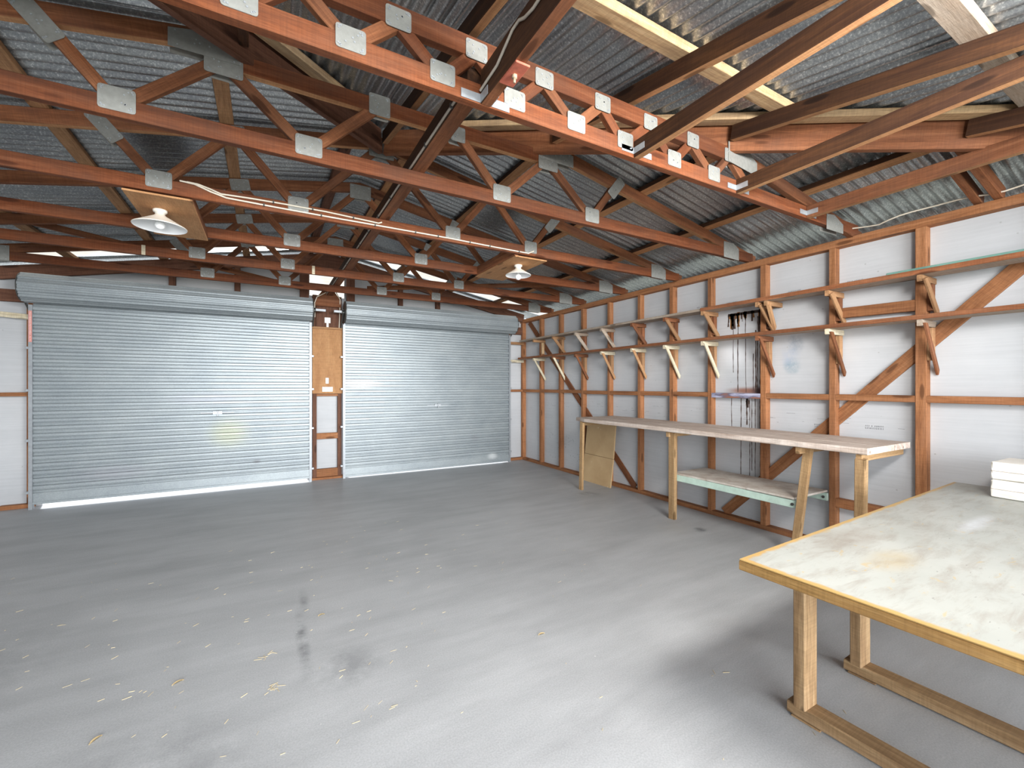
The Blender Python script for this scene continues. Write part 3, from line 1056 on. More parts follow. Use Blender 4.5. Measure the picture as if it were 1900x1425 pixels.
# diagonal braces let into the frame
o = beam('wall_brace', (4.362, 0.62, 2.47), (4.362, 3.0, 0.05), 0.10, 0.02, M['stud'], None, up=(1, 0, 0))
o.data.transform(Matrix.Identity(4))
tag(o, 'long flat diagonal brace on the near part of the right wall', 'brace')
o2 = beam('wall_brace', (4.362, 7.05, 2.62), (4.362, 4.33, 0.05), 0.09, 0.02, M['red'], None, up=(1, 0, 0))
tag(o2, 'long flat diagonal brace on the far part of the right wall', 'brace')

# shelves
o = beam('wall_shelf', (4.205, YR + 0.1, 1.929), (4.205, 7.06, 1.929), 0.19, 0.034, M['red'], under=M['grey_wood'])
tag(o, 'long lower plank shelf on brackets along the right wall', 'shelf')
o = beam('wall_shelf', (4.205, YR + 0.1, 2.254), (4.205, 3.12, 2.254), 0.19, 0.036, M['red'], under=M['grey_wood'])
tag(o, 'upper plank shelf along the near half of the right wall', 'shelf')
o = beam('wall_shelf', (4.21, 3.123, 2.254), (4.21, 7.02, 2.254), 0.18, 0.028, M['grey_wood'])
tag(o, 'upper plank shelf along the far half of the right wall', 'shelf')
mb = MB()
mb.box(4.286, 4.292, 0.35, 1.55, 2.2725, 2.322)
tag(mb.build('glass_strip', M['glass'], origin=(4.27, 1.0, 2.2725)), 'long green edged glass strip standing on the upper shelf at right', 'glass')


def bracket(k, stud, level, arm_m, strut_m, cleat_m, lab, double=False, strut=True):
    ya = stud[0] - 0.0185
    zt = 1.912 if level == 0 else 2.2355
    if level == 1 and ya > 3.1:
        zt = 2.2395
    t = thing('shelf_bracket', lab, 'shelf bracket', (4.3, ya, zt), 'brackets of the %s shelf' % ('lower' if level == 0 else 'upper'))
    beam('arm', (4.118, ya, zt - 0.024), (4.372, ya, zt - 0.024), 0.034, 0.046, M[arm_m], t)
    if level == 0:
        zb = 1.53
        w = 0.036
    else:
        zb = 1.965
        w = 0.05
    if strut:
        beam('strut', (4.135, ya - 0.026, zt - 0.028), (4.362, ya - 0.026, zb), 0.018, w, M[strut_m], t, cut0=0.012, cut1=-0.012)
        if double:
            beam('strut', (4.135, ya - 0.10, zt - 0.028), (4.362, ya - 0.03, zb + 0.03), 0.03, w, M[strut_m], t)
            beam('arm', (4.118, ya - 0.085, zt - 0.024), (4.372, ya - 0.085, zt - 0.024), 0.034, 0.046, M[arm_m], t)
    if cleat_m:
        beam('cleat', (4.325, ya, zt - 0.05), (4.325, ya, (1.62 if level == 0 else 1.99)), 0.034, 0.05, M[cleat_m], t, up=(1, 0, 0))
    return t


low = [('grey_wood', 'red', 'orange'), ('pale', 'red', 'orange'), ('red', 'red', 'orange'), ('pale', 'pale', 'orange'), ('pale', 'pale', 'orange'),
       ('pale', 'orange', 'orange'), ('pale', 'orange', 'orange'), ('red', 'red', 'orange'), ('red', 'pale', 'orange'), ('pale', 'pale', None)]
upp = [('orange', 'orange', 'red'), ('orange', 'orange', 'red'), ('orange', 'orange', 'dark'), ('orange', 'orange', 'red'), ('red', 'orange', 'red'), ('red', 'red', 'red'),
       ('grey_wood', 'grey_wood', 'red'), ('grey_wood', 'grey_wood', 'red'), ('orange', 'orange', 'orange'), ('orange', 'orange', 'pine')]
desc = {'grey_wood': 'greyed', 'red': 'red brown', 'orange': 'orange', 'pale': 'pale'}
for k in range(10):
    st = vis[k]
    nth = WN[9 - k]
    a, s_, c_ = low[k]
    bracket(k, st, 0, a, s_, c_, 'timber bracket with %s strut under the lower shelf, %s from the far end' % (desc[s_], nth))
    a, s_, c_ = upp[k]
    bracket(k, st, 1, a, s_, c_, 'timber bracket in %s wood under the upper shelf, %s from the far end' % (desc[s_], nth), double=(k == 2), strut=(k != 9))

# brown drips down the sheet, print stamps on the sheets: marks on the right wall
mb = MB()
rnd = random.Random(3)


def strip(y, z0, z1, w, mi=0):
    n = max(2, int((z0 - z1) / 0.03))
    L, R = [], []
    yy = y
    for i in range(n + 1):
        z = z0 + (z1 - z0) * i / n
        yy += rnd.uniform(-0.0012, 0.0012)
        ww = 1.35 * w * rnd.uniform(0.4, 1.15)
        L.append((yy - ww, z))
        R.append((yy + ww, z))
    for i in range(n):
        q = [L[i], R[i], R[i + 1], L[i + 1]]
        mb.prism(q, lambda u, v, x: (XS - x, u, v), 0.0, 0.0012, mi)


for i in range(26):
    yy = rnd.uniform(2.6, 2.97)
    strip(yy, 2.20 + rnd.uniform(-0.012, 0.012), 2.15 - rnd.random() ** 2 * 0.13, rnd.uniform(0.004, 0.011), 0 if rnd.random() < 0.55 else 1)
for i in range(22):
    strip(2.6 + i * 0.017, 2.205, 2.175, 0.011, 0)
for yy, z0, z1, w in ((2.91, 2.16, 1.57, 0.0026), (2.855, 2.16, 1.36, 0.004), (2.77, 2.16, 1.36, 0.003), (2.665, 2.0, 1.36, 0.006), (2.645, 1.95, 1.36, 0.005), (2.62, 1.98, 1.36, 0.004), (2.60, 2.15, 1.36, 0.012), (2.632, 2.14, 1.98, 0.014), (2.69, 1.76, 1.38, 0.003)):
    strip(yy, z0, z1, w)
for yy, z0, z1, w in ((2.93, 1.295, 0.98, 0.003), (2.82, 1.295, 0.40, 0.0035), (2.76, 1.295, 1.02, 0.006), (2.75, 1.295, 1.2, 0.014), (2.73, 1.295, 0.45, 0.0028), (2.705, 1.295, 0.55, 0.003), (2.67, 1.295, 0.40, 0.0028), (2.62, 1.295, 0.40, 0.003), (2.60, 1.295, 0.5, 0.002)):
    strip(yy, z0, z1, w)
mb.build('drip_stain', [M['drip'], M['rust_drip']], wall_right, origin=(XS, 2.8, 1.8))


def stamp(y, z, rows=2, n=12, w=0.13, hgt=0.012):
    mb = MB()
    r2 = random.Random(int(y * 100))
    for r in range(rows):
        for i in range(n):
            if r2.random() < 0.15:
                continue
            yy = y + w / 2 - w * i / n
            zz = z - r * hgt * 1.6
            t = 0.0011
            for _ in range(2):
                oy = r2.uniform(0, 0.004)
                mb.box(XS - 0.0011, XS - 0.0001, yy - oy - t, yy - oy, zz, zz + hgt)
            zz2 = zz + r2.choice((0, 0.5, 0.9)) * hgt
            mb.box(XS - 0.0011, XS - 0.0001, yy - 0.005, yy, zz2, zz2 + t)
    mb.build('printed_stamp', M['ink'], wall_right, origin=(XS, y, z))


for y, z in ((1.10, 2.325), (1.52, 2.325), (1.80, 2.32), (2.28, 2.325), (2.92, 2.32), (1.66, 1.09), (2.05, 1.07), (3.3, 2.33)):
    stamp(y, z)
mb = MB()
r3 = random.Random(9)
for k in range(60):   # faint scratch lines at bench height
    y = r3.uniform(1.4, 6.5)
    z = 1.12 + r3.uniform(-0.05, 0.05)
    L = r3.uniform(0.01, 0.08)
    mb.box(XS - 0.0009, XS - 0.0001, y, y + L, z, z + 0.0018)
for k in range(40):
    y = r3.uniform(5.5, 6.4)
    z = r3.uniform(0.15, 0.6)
    mb.box(XS - 0.0009, XS - 0.0001, y, y + 0.006, z, z + 0.012)
mb.build('scuff_marks', M['ink'], wall_right, origin=(XS, 3, 1.1))
# thin cable slung under the eave
mb = MB()
pts = []
for i in range(25):
    y = 0.3 + i * 0.068
    pts.append((4.27 + 0.02 * math.sin(i), y, 2.72 + 0.035 * abs(math.sin(i * 0.33))))
mb.tube(pts, 0.006, 6)
tag(mb.build('slack_cable', M['cable'], origin=pts[0]), 'thin cream cable slung above the right wall top plate', 'cable')

# ------------------------------------------------------------------ back wall framing
BN = {0: 'left'}


def bstud(x, z0, z1, lab, w=0.05, mat='stud', d=0.085):
    o = beam('wall_stud', (x, YB + 0.0425, z0), (x, YB + 0.0425, z1), w, d, M[mat], None, up=(0, 1, 0))
    return tag(o, lab, 'wall stud', 'far wall studs')


bstud(-2.405, 0.045, 2.5, 'timber stud on the far wall at the left edge of the left roller door')
bstud(4.00, 0.045, 2.62, 'timber stud on the far wall at the right edge of the right roller door')
for x, lab in ((-1.08, 'short brown gable stud above the left part of the left roller door'), (-0.35, 'short brown gable stud above the middle of the left roller door'),
               (0.50, 'dark gable post left of the small gable opening'), (1.16, 'dark gable post right of the small gable opening'),
               (1.95, 'short brown gable stud above the left half of the right roller door'), (2.60, 'short brown gable stud above the middle of the right roller door')):
    w = 0.12 if x in (0.50, 1.16) else 0.07
    bstud(x, 2.5, S(x) - 0.05, lab, w, 'brown')
for s, nm in ((1, 'right'), (-1, 'left')):
    o = beam('gable_rake', (RX, YB + 0.02, APEX - 0.075), (RX + s * 3.5, YB + 0.02, S(RX + s * 3.5) - 0.075), 0.05, 0.15, M['brown'], cut0=-0.014)
    tag(o, 'deep brown rake board climbing the %s side of the far gable' % nm, 'rake board')
mb = MB()
mb.prism([(0.30, 3.22), (1.34, 3.22), (1.34, S(1.34) - 0.04), (RX, APEX - 0.03), (0.30, S(0.30) - 0.04)], gp, YB - 0.035, YB - 0.008)
tag(mb.build('gable_board', M['brown'], origin=(RX, YB, 3.3)), 'dark triangular board across the peak of the far gable', 'board')
# door head beam behind the drums
o = beam('head_beam', (XL, YB + 0.03, 2.47), (XS, YB + 0.03, 2.47), 0.05, 0.14, M['brown'])
tag(o, 'long brown head beam across the far wall behind the door drums', 'beam')
# bottom plates and rails of the far wall
for x0, x1, nm in ((XL, -2.38, 'left'), (3.975, XW, 'right')):
    o = beam('bottom_plate', (x0, YB + 0.04, 0.0225), (x1, YB + 0.04, 0.0225), 0.085, 0.045, M['stud'])
    tag(o, 'short timber bottom plate on the far wall at the %s of the doors' % nm, 'wall plate')
    o = beam('wall_rail', (x0, YB + 0.035, 1.327), (x1, YB + 0.035, 1.327), 0.07, 0.045, M['stud'])
    tag(o, 'short timber rail halfway up the far wall at the %s of the doors' % nm, 'wall rail')
o = beam('pale_batten', (XL + 0.01, YB - 0.025, 2.245), (-2.385, YB - 0.025, 2.225), 0.02, 0.06, M['pale'])
tag(o, 'pale painted batten on the far wall left of the left roller door', 'batten')
o = beam('pale_batten', (3.985, YB - 0.03, 1.885), (4.30, YB - 0.03, 1.885), 0.02, 0.05, M['pale'])
tag(o, 'pale batten on the far wall in the right corner under the lower shelf end', 'batten')
o = beam('corner_rail', (3.985, YB - 0.03, 2.225), (4.30, YB - 0.03, 2.225), 0.03, 0.05, M['orange'])
tag(o, 'orange rail on the far wall in the right corner under the upper shelf end', 'wall rail')


# roller doors
def roller_door(idx, x0, x1, zbot, lab, spots, lock_x, lock_z):
    t = thing('door_%d' % idx, lab, 'roller door', ((x0 + x1) / 2, 7.1, 0), kind='structure')
    P = 0.0865
    y0 = 7.102
    prof = [(0.0, 0.013), (0.007, 0.013), (0.010, 0.001), (0.027, 0.000), (0.030, 0.013), (0.037, 0.013), (0.041, -0.012), (0.050, -0.015), (0.073, -0.015), (0.082, -0.011)]
    pts = []
    ztop = 2.53
    zb = zbot + 0.13
    k = 0
    while zb + k * P < ztop:
        for z, dy in prof:
            pts.append((y0 + dy, zb + k * P + z))
        k += 1
    mb = MB()
    v = [(x0, y, z) for y, z in pts] + [(x1, y, z) for y, z in pts]
    n = len(pts)
    mb.add(v, [(i, i + 1, n + i + 1, n + i) for i in range(n - 1)], 0, False)
    cm = curtain_mat(spots)
    cx = (x0 + x1) / 2
    mb.build('curtain', cm, t, origin=(cx, 7.1, 0))
    # bottom bar
    mb = MB()
    mb.bevbox(x0, x1, y0 - 0.012, y0 + 0.004, zbot, zb + 0.002, 0.003)
    mb.bevbox(x0, x1, y0 - 0.02, y0 - 0.012, zbot, zbot + 0.03, 0.003)
    mb.build('bottom_bar', cm, t, origin=(cx, 7.1, 0))
    # rolled drum
    cy, cz, R = 6.935, 2.53, 0.160
    ring = []
    ribs = 13
    for j in range(ribs * 8):
        a = 2 * math.pi * j / (ribs * 8)
        ph = (j % 8) / 8
        r = R + (0.008, 0.009, 0.008, 0.004, -0.008, 0.0, 0.0, -0.008)[j % 8]
        ring.append((cy + r * math.cos(a), cz + r * math.sin(a)))
    mb = MB()
    n = len(ring)
    dx0, dx1 = x0 - 0.02, x1 + 0.02
    v = [(dx0, y, z) for y, z in ring] + [(dx1, y, z) for y, z in ring]
    mb.add(v, [(i, (i + 1) % n, n + (i + 1) % n, n + i) for i in range(n)], 0, True)
    mb.build('drum', cm, t, origin=(cx, 7.1, 0))
    for xa, s in ((dx0, -1), (dx1, 1)):
        mb = MB()
        disc = [(cy + (R + 0.001) * math.cos(a), cz + (R + 0.001) * math.sin(a)) for a in [2 * math.pi * j / 40 for j in range(40)]]
        mb.prism(disc, lambda u, v_, w: (w, u, v_), xa + s * 0.002, xa + s * 0.012)
        hub = [(cy + 0.03 * math.cos(a), cz + 0.03 * math.sin(a)) for a in [2 * math.pi * j / 12 for j in range(12)]]
        mb.prism(hub, lambda u, v_, w: (w, u, v_), xa + s * 0.012, xa + s * 0.05)
        mb.build('end_cap', M['darksteel'], t, origin=(xa, cy, cz))
        # bracket strap back to the wall
        mb = MB()
        xq = xa + s * 0.03
        mb.prism([(cy - 0.03, cz + 0.02), (cy - 0.03, cz - 0.02), (YB - 0.012, cz - 0.26), (YB - 0.004, cz - 0.24), (cy + 0.02, cz + 0.02)], lambda u, v_, w: (w, u, v_), xq - 0.008, xq + 0.008)
        mb.prism([(cy - 0.03, cz + 0.03), (cy - 0.03, cz), (YB - 0.004, cz), (YB - 0.004, cz + 0.03)], lambda u, v_, w: (w, u, v_), xq - 0.008, xq + 0.008)
        mb.build('drum_bracket', M['darksteel'], t, origin=(xq, cy, cz))
    # square axle stub reaching to the pier between the doors
    xa, xb = (dx1 + 0.012, 0.765) if idx == 1 else (0.875, dx0 - 0.012)
    mb = MB()
    mb.bevbox(xa, xb, cy - 0.018, cy + 0.018, cz - 0.018, cz + 0.018, 0.003)
    mb.build('axle', M['guide'], t, origin=((xa + xb) / 2, cy, cz))
    # side guides with fixing clips
    for xa, s in ((x0, -1), (x1, 1)):
        mb = MB()
        a, b = (xa - 0.03, xa + 0.004) if s < 0 else (xa - 0.004, xa + 0.03)
        mb.box(a, b, 7.075, 7.082, 0.0, 2.36)
        mb.box(a, b, 7.118, 7.125, 0.0, 2.36)
        o0, o1 = (a, a + 0.006) if s < 0 else (b - 0.006, b)
        mb.box(o0, o1, 7.082, 7.118, 0.0, 2.36)
        g = mb.build('guide', M['guide'], t, origin=(xa, 7.1, 0))
        for zc in (0.18, 0.78, 1.36, 1.85):
            mb = MB()
            c0, c1 = (a - 0.03, a + 0.002) if s < 0 else (b - 0.002, b + 0.03)
            mb.bevbox(c0, c1, 7.09, 7.15, zc, zc + 0.028, 0.003)
            mb.build('clip', M['steel'], g, origin=(xa, 7.1, zc))
    # centre lock
    mb = MB()
    yl = y0 - 0.014
    mb.bevbox(lock_x - 0.055, lock_x + 0.055, yl - 0.006, yl, lock_z - 0.022, lock_z + 0.022, 0.003)
    mb.prism([(lock_x + 0.02 * math.cos(a), lock_z + 0.02 * math.sin(a)) for a in [2 * math.pi * j / 14 for j in range(14)]], lambda u, v_, w: (u, w, v_), yl - 0.02, yl - 0.006)
    mb.bevbox(lock_x - 0.008, lock_x + 0.008, yl - 0.032, yl - 0.02, lock_z - 0.045, lock_z + 0.03, 0.003)
    mb.bevbox(lock_x - 0.19, lock_x + 0.19, yl - 0.004, yl, lock_z - 0.006, lock_z + 0.006, 0.001)
    mb.build('lock_handle', M['steel'], t, origin=(lock_x, yl, lock_z))
    return t


d1 = roller_door(1, -2.345, 0.56, 0.055, 'wide galvanised roller door at the left with daylight showing under it',
                 [((0.45, 0, 0.78), (0.32, 1, 0.28), (0.44, 0.45, 0.29), 0.55), ((0.78, 0, 0.36), (0.07, 1, 0.04), (0.2, 0.21, 0.22), 0.8),
                  ((-0.75, 0, 0.35), (0.5, 1, 0.14), (0.36, 0.37, 0.40), 0.6), ((0.2, 0, 1.25), (0.6, 1, 0.12), (0.40, 0.41, 0.45), 0.5)], -0.57, 1.06)
d2 = roller_door(2, 1.055, 3.935, 0.02, 'galvanised roller door at the right of the timber pier, closed to the floor',
                 [((-1.2, 0, 1.45), (0.4, 1, 0.09), (0.78, 0.80, 0.80), 0.8), ((0.75, 0, 0.48), (0.12, 1, 0.1), (0.28, 0.30, 0.32), 0.6),
                  ((1.1, 0, 0.14), (0.14, 1, 0.08), (0.75, 0.77, 0.77), 0.7)], 2.55, 1.09)
# red warning strip on the left guide
mb = MB()
mb.box(-2.372, -2.344, 7.0735, 7.0745, 1.93, 2.29)
r4 = random.Random(5)
for k in range(26):
    z = 1.95 + k * 0.0128
    if r4.random() < 0.85:
        mb.box(-2.364 + r4.uniform(0, .003), -2.353 + r4.uniform(-.003, .001), 7.0728, 7.0736, z, z + 0.006, 1)
o = mb.build('warning_sticker', [M['sticker'], M['sticker_ink']], d1, origin=(-2.36, 7.074, 2.1))
tag(o, 'red strip sticker with pale vertical lettering')

# door pier
pier = thing('door_pier', 'narrow timber pier with an orange plywood panel between the two roller doors', 'pier', (0.82, YB, 0))
for xx in (0.64, 0.995):
    beam('post', (xx, YB + 0.0425, 0.033), (xx, YB + 0.0425, 2.80), 0.055, 0.085, M['brown'], pier, up=(0, 1, 0))
mb = MB()
mb.bevbox(0, 0.98, -0.2125, 0.2125, -0.008, 0.008, 0.002)
mp = Matrix(((0, 1, 0, 0.8175), (0, 0, -1, 7.176), (1, 0, 0, 1.305), (0, 0, 0, 1)))
sw = mb.build('panel', M['ply'], pier, matrix=mp)
beam('panel_cap', (0.60, 7.165, 2.30), (1.035, 7.165, 2.30), 0.045, 0.03, M['orange'], sw)
for z0, z1 in ((0.61, 0.70), (0.035, 0.155), (1.265, 1.30)):
    beam('block', (0.668, YB + 0.03, (z0 + z1) / 2), (0.967, YB + 0.03, (z0 + z1) / 2), 0.05, z1 - z0, M['stud'], pier)
beam('sill', (0.585, YB + 0.02, 0.016), (1.045, YB + 0.02, 0.016), 0.11, 0.032, M['stud'], pier)
beam('top_board', (0.82, 7.18, 2.318), (0.82, 7.18, 2.79), 0.33, 0.03, M['brown'], pier, up=(0, 1, 0))
mb = MB()
mb.prism([(0.64, 2.62), (1.00, 2.62), (1.00, 2.72), (0.90, 2.86), (0.74, 2.86), (0.64, 2.72)], gp, 7.10, 7.15)
tag(mb.build('beam_cleat', M['red'], origin=(0.82, 7.1, 2.7)), 'house shaped timber cleat holding the far end of the tie beam', 'cleat')


def plate_thing(name, lab, cat, x, z, w, h, y=7.168, deco=None):
    t = thing(name, lab, cat, (x, y, z))
    mb = MB()
    mb.bevbox(x - w / 2, x + w / 2, y - 0.012, y - 0.0005, z - h / 2, z + h / 2, 0.004)
    mb.build('cover', M['plastic'], t, origin=(x, y, z))
    if deco:
        for dx, dz, ww, hh in deco:
            mb = MB()
            mb.bevbox(x + dx - ww / 2, x + dx + ww / 2, y - 0.017, y - 0.0115, z + dz - hh / 2, z + dz + hh / 2, 0.002)
            mb.build('switch', M['enamel_white'], t, origin=(x + dx, y - 0.015, z + dz))
    return t


plate_thing('light_switch', 'small white switch above the socket on the orange panel', 'switch', 0.81, 1.50, 0.045, 0.09, deco=((0, 0.02, 0.018, 0.02), (0, -0.02, 0.018, 0.02)))
plate_thing('power_socket', 'wide white power socket low on the orange panel', 'socket', 0.815, 1.37, 0.15, 0.075, deco=((-0.045, 0.018, 0.02, 0.016), (0.045, 0.018, 0.02, 0.016)))
t = plate_thing('junction_box', 'white junction box on the dark board above the orange panel', 'junction box', 0.815, 2.42, 0.085, 0.085, y=7.164)
mb = MB()
mb.box(0.80, 0.83, 7.155, 7.163, 2.305, 2.378)
mb.build('conduit', M['plastic'], t, origin=(0.81, 7.16, 2.34))
for x0, x1, pts, nm in ((0, 0, [(0.79, 7.10, 2.83), (0.66, 7.09, 2.75), (0.63, 7.09, 2.66), (0.635, 7.12, 2.45)], 'left'),
                        (0, 0, [(0.93, 7.09, 2.84), (0.985, 7.09, 2.74), (0.985, 7.12, 2.6), (0.98, 7.155, 2.31)], 'right')):
    mb = MB()
    mb.tube(pts, 0.007, 6)
    tag(mb.build('pier_cable', M['cable'], origin=pts[0]), 'cream cable dropping from the tie beam on the %s of the door pier' % nm, 'cable')

# ------------------------------------------------------------------ lamps on boards
def lamp(x0, x1, y0, y1, lx, ly, dia, side, bulb_low):
    b = thing('lamp_board', 'plywood board under the truss chords carrying the %s cone lamp' % side, 'board', ((x0 + x1) / 2, (y0 + y1) / 2, 2.69))
    o = beam('panel', ((x0 + x1) / 2, y0, 2.683), ((x0 + x1) / 2, y1, 2.683), x1 - x0, 0.012, M['ply'], b)
    if side == 'right':
        beam('side_rail', (x0 + 0.02, TY[2] + TH + 0.001, 2.74), (x0 + 0.02, TY[3] - 0.001, 2.74), 0.04, 0.10, M['red'], b)
    else:
        beam('side_rail', (x1 - 0.02, TY[2] + TH + 0.001, 2.72), (x1 - 0.02, TY[3] - 0.001, 2.72), 0.04, 0.06, M['red'], b)
    t = thing('cone_lamp', '%s white enamel cone lamp with a bare bulb under its plywood board' % side, 'lamp', (lx, ly, 2.677))
    z = 2.677
    r = dia / 2
    mb = MB()
    mb.lathe([(0, 0), (0.042, 0), (0.042, -0.012), (0.038, -0.018), (0.03, -0.02), (0.026, -0.045), (0, -0.045)], lx, ly, z, 24)
    mb.build('lamp_holder', M['enamel'], t, origin=(lx, ly, z))
    zt = -0.035
    zb = zt - r * 0.52
    mb = MB()
    mb.lathe([(0.03, zt), (0.036, zt - 0.008), (r * 0.98, zb + 0.003), (r, zb), (r * 0.985, zb - 0.004)], lx, ly, z, 48, 0)
    mb.lathe([(r * 0.985, zb - 0.004), (r * 0.965, zb + 0.001), (0.034, zt - 0.012), (0.026, zt - 0.006)], lx, ly, z, 48, 1)
    mb.build('lamp_shade', [M['enamel'], M['enamel_white']], t, origin=(lx, ly, z))
    mb = MB()
    R = 0.031
    zc = zb + 0.012 - bulb_low
    prof = [(0.013, zt - 0.005), (0.014, zc + R + 0.012)] + [(max(0.0005, R * math.sin(a)), zc + R * math.cos(a)) for a in [0.45 + (math.pi - 0.45) * j / 12 for j in range(13)]]
    mb.lathe(prof, lx, ly, z, 24)
    mb.build('bulb', M['bulb'], t, origin=(lx, ly, z))


lamp(-0.80, -0.435, TY[2] + 0.01, TY[3] + 0.03, -0.655, 3.92, 0.315, 'left', 0.0)
lamp(2.095, 2.46, TY[2] + 0.03, TY[3] + 0.045, 2.275, 3.90, 0.265, 'right', 0.03)

# cables clipped to the third truss
yt = TY[2] - 0.008


def chord_cable(pts, lab):
    t = thing('clipped_cable', lab, 'cable', (pts[0][0], yt, pts[0][1]))
    mb = MB()
    P = [(x, yt, z) for x, z in pts]
    mb.tube(P, 0.0062, 6)
    mb.build('sheath', M['cable'], t, origin=P[0])
    mb = MB()
    n = 0
    for (xa, za), (xb, zb) in zip(pts, pts[1:]):
        L = math.hypot(xb - xa, zb - za)
        k = int(L / 0.22)
        for j in range(1, k + 1):
            f = j / (k + 0.5)
            x, z = xa + (xb - xa) * f, za + (zb - za) * f
            mb.box(x - 0.005, x + 0.005, yt - 0.008, yt + 0.008, z - 0.010, z + 0.010)
    mb.build('clips', M['darksteel'], t, origin=P[0])


chord_cable([(-0.46, 2.795), (-0.40, 2.793), (-0.33, 2.775), (-0.27, 2.755), (-0.1, 2.762), (0.12, 2.765), (0.4, 2.764), (0.70, 2.752), (0.795, 2.748), (0.82, 2.76)], 'upper cream cable clipped along the third truss chord, ending at the tie beam')
chord_cable([(-0.50, 2.795), (-0.42, 2.790), (-0.33, 2.758), (-0.24, 2.735), (0.1, 2.73), (0.5, 2.728), (0.9, 2.728), (1.4, 2.727), (1.9, 2.718), (2.22, 2.715), (2.28, 2.745)], 'lower cream cable clipped along the third truss chord, running to the right lamp')
mb = MB()
mb.prism([(0.0, 0.0), (0.03, 0.0), (0.03, 0.094), (0.0, 0.094)], lambda u, v, w: (-1.05 + u, w, 2.698 + v), TY[4] - 0.004, TY[4] - 0.001)
tag(mb.build('timber_tag', M['pale'], origin=(-1.05, TY[4], 2.7)), 'pale tag wrapped on the fifth truss chord at left', 'tag')
mb = MB()
mb.prism([(0.0, 0.0), (0.03, 0.0), (0.03, 0.094), (0.0, 0.094)], lambda u, v, w: (0.455 + u, w, 2.698 + v), TY[4] - 0.004, TY[4] - 0.001)
tag(mb.build('timber_tag', M['pale'], origin=(0.455, TY[4], 2.7)), 'pale tag wrapped on the fifth truss chord left of the door pier', 'tag')

# diagonal wind braces in the roof, low on the far trusses
o = beam('roof_brace', (-2.4, TY[4] + 0.12, 3.0), (0.45, YB - 0.25, 2.83), 0.03, 0.06, M['red'])
tag(o, 'thin diagonal roof brace above the left roller door', 'brace')
o = beam('roof_brace', (4.0, TY[3] + 0.12, 2.83), (1.3, TY[5] + 0.3, 2.86), 0.03, 0.06, M['red'])
tag(o, 'thin diagonal roof brace above the right roller door', 'brace')

# ------------------------------------------------------------------ wall bench
t = thing('workbench', 'long weathered plank workbench on leaning tan legs along the right wall', 'workbench', (3.9, 3.0, 0))
X0, X1, Y0, Y1 = 3.585, 4.294, 1.40, 4.70
mb = MB()
# three long planks with a ragged front edge
r5 = random.Random(11)
wds = [(X0, 3.825), (3.828, 4.06), (4.063, X1)]
for j, (a, b) in enumerate(wds):
    ya, yb = Y0 + r5.uniform(0, 0.008), Y1 - (0.0, 0.02, 0.03)[j]
    n = 40
    vt, ft = [], []
    for i in range(n + 1):
        y = ya + (yb - ya) * i / n
        e = (r5.uniform(-0.003, 0.003) if j == 0 else 0)
        if j == 0 and i > n - 3:
            e += (i - (n - 3)) * 0.02
        z1 = 1.0 + r5.uniform(-0.001, 0.001)
        vt += [(y, a + e + 0.004, 0.955), (y, a + e, 0.96), (y, a + e, z1 - 0.005), (y, a + e + 0.005, z1), (y, b - 0.002, z1), (y, b, z1 - 0.003), (y, b, 0.955)]
    k = 7
    for i in range(n):
        for q in range(k):
            q2 = (q + 1) % k
            ft.append((i * k + q, i * k + q2, (i + 1) * k + q2, (i + 1) * k + q))
    ft += [tuple(range(k)), tuple(n * k + q for q in range(k - 1, -1, -1))]
    mb2 = MB()
    mb2.add([(y - Y0, -(x - X0), z) for y, x, z in vt], ft)
    mtx = Matrix.Rotation(math.radians(90), 4, 'Z')
    mtx.translation = Vector((X0, Y0, 0))
    o = mb2.build('top_plank', M['bench'], t, matrix=mtx)
LEGS = [((3.61, 4.52, 0.95), (3.765, 4.74, 0.0), 0.035, 0.06), ((3.655, 3.10, 0.95), (3.80, 3.225, 0.0), 0.045, 0.075),
        ((3.70, 1.83, 0.95), (3.80, 1.99, 0.0), 0.04, 0.06), ((3.62, 1.45, 0.92), (3.72, 1.50, 0.0), 0.06, 0.06)]
for p1, p0, a, b in LEGS:
    beam('leg', p0, p1, a, b, M['leg'], t, up=(0, 1, 0))
for y, m in ((4.52, 'leg'), (3.10, 'leg'), (1.83, 'leg'), (1.43, 'leg')):
    beam('cross_arm', (X0 + 0.03, y + 0.035, 0.925), (XW - 0.005, y + 0.035, 0.925), 0.035, 0.05, M[m], t)
sh = 0.515
mb = MB()
a0, a1, b0, b1 = 3.755, 4.294, 1.97, 3.20
for j in range(3):
    ya = b0 + (b1 - b0) * j / 3
    yb = b0 + (b1 - b0) * (j + 1) / 3 - 0.003
    mb.bevbox(a0 + (0.0, 0.006, 0.012)[j], a1, ya, yb, sh - 0.018 - 0.003 * j, sh - 0.003 * j, 0.003)
mb.build('lower_shelf', M['dusty'], t, origin=(a0, b0, sh))
for x, nm in ((3.78, 'front'), (4.27, 'back')):
    o = beam('shelf_rail', (x, 1.96, sh - 0.056), (x, 3.23, sh - 0.056), 0.03, 0.065, M['green'], t)
    tag(o, 'mint green painted rail')
    mb = MB()
    yb = 1.985
    mb.prism([(yb + 0.012 * math.cos(q), sh - 0.058 + 0.012 * math.sin(q)) for q in [2 * math.pi * j / 10 for j in range(10)]], lambda u, v, w: (w, u, v), x - 0.024, x - 0.015)
    mb.build('bolt', M['darksteel'], o, origin=(x, yb, sh))

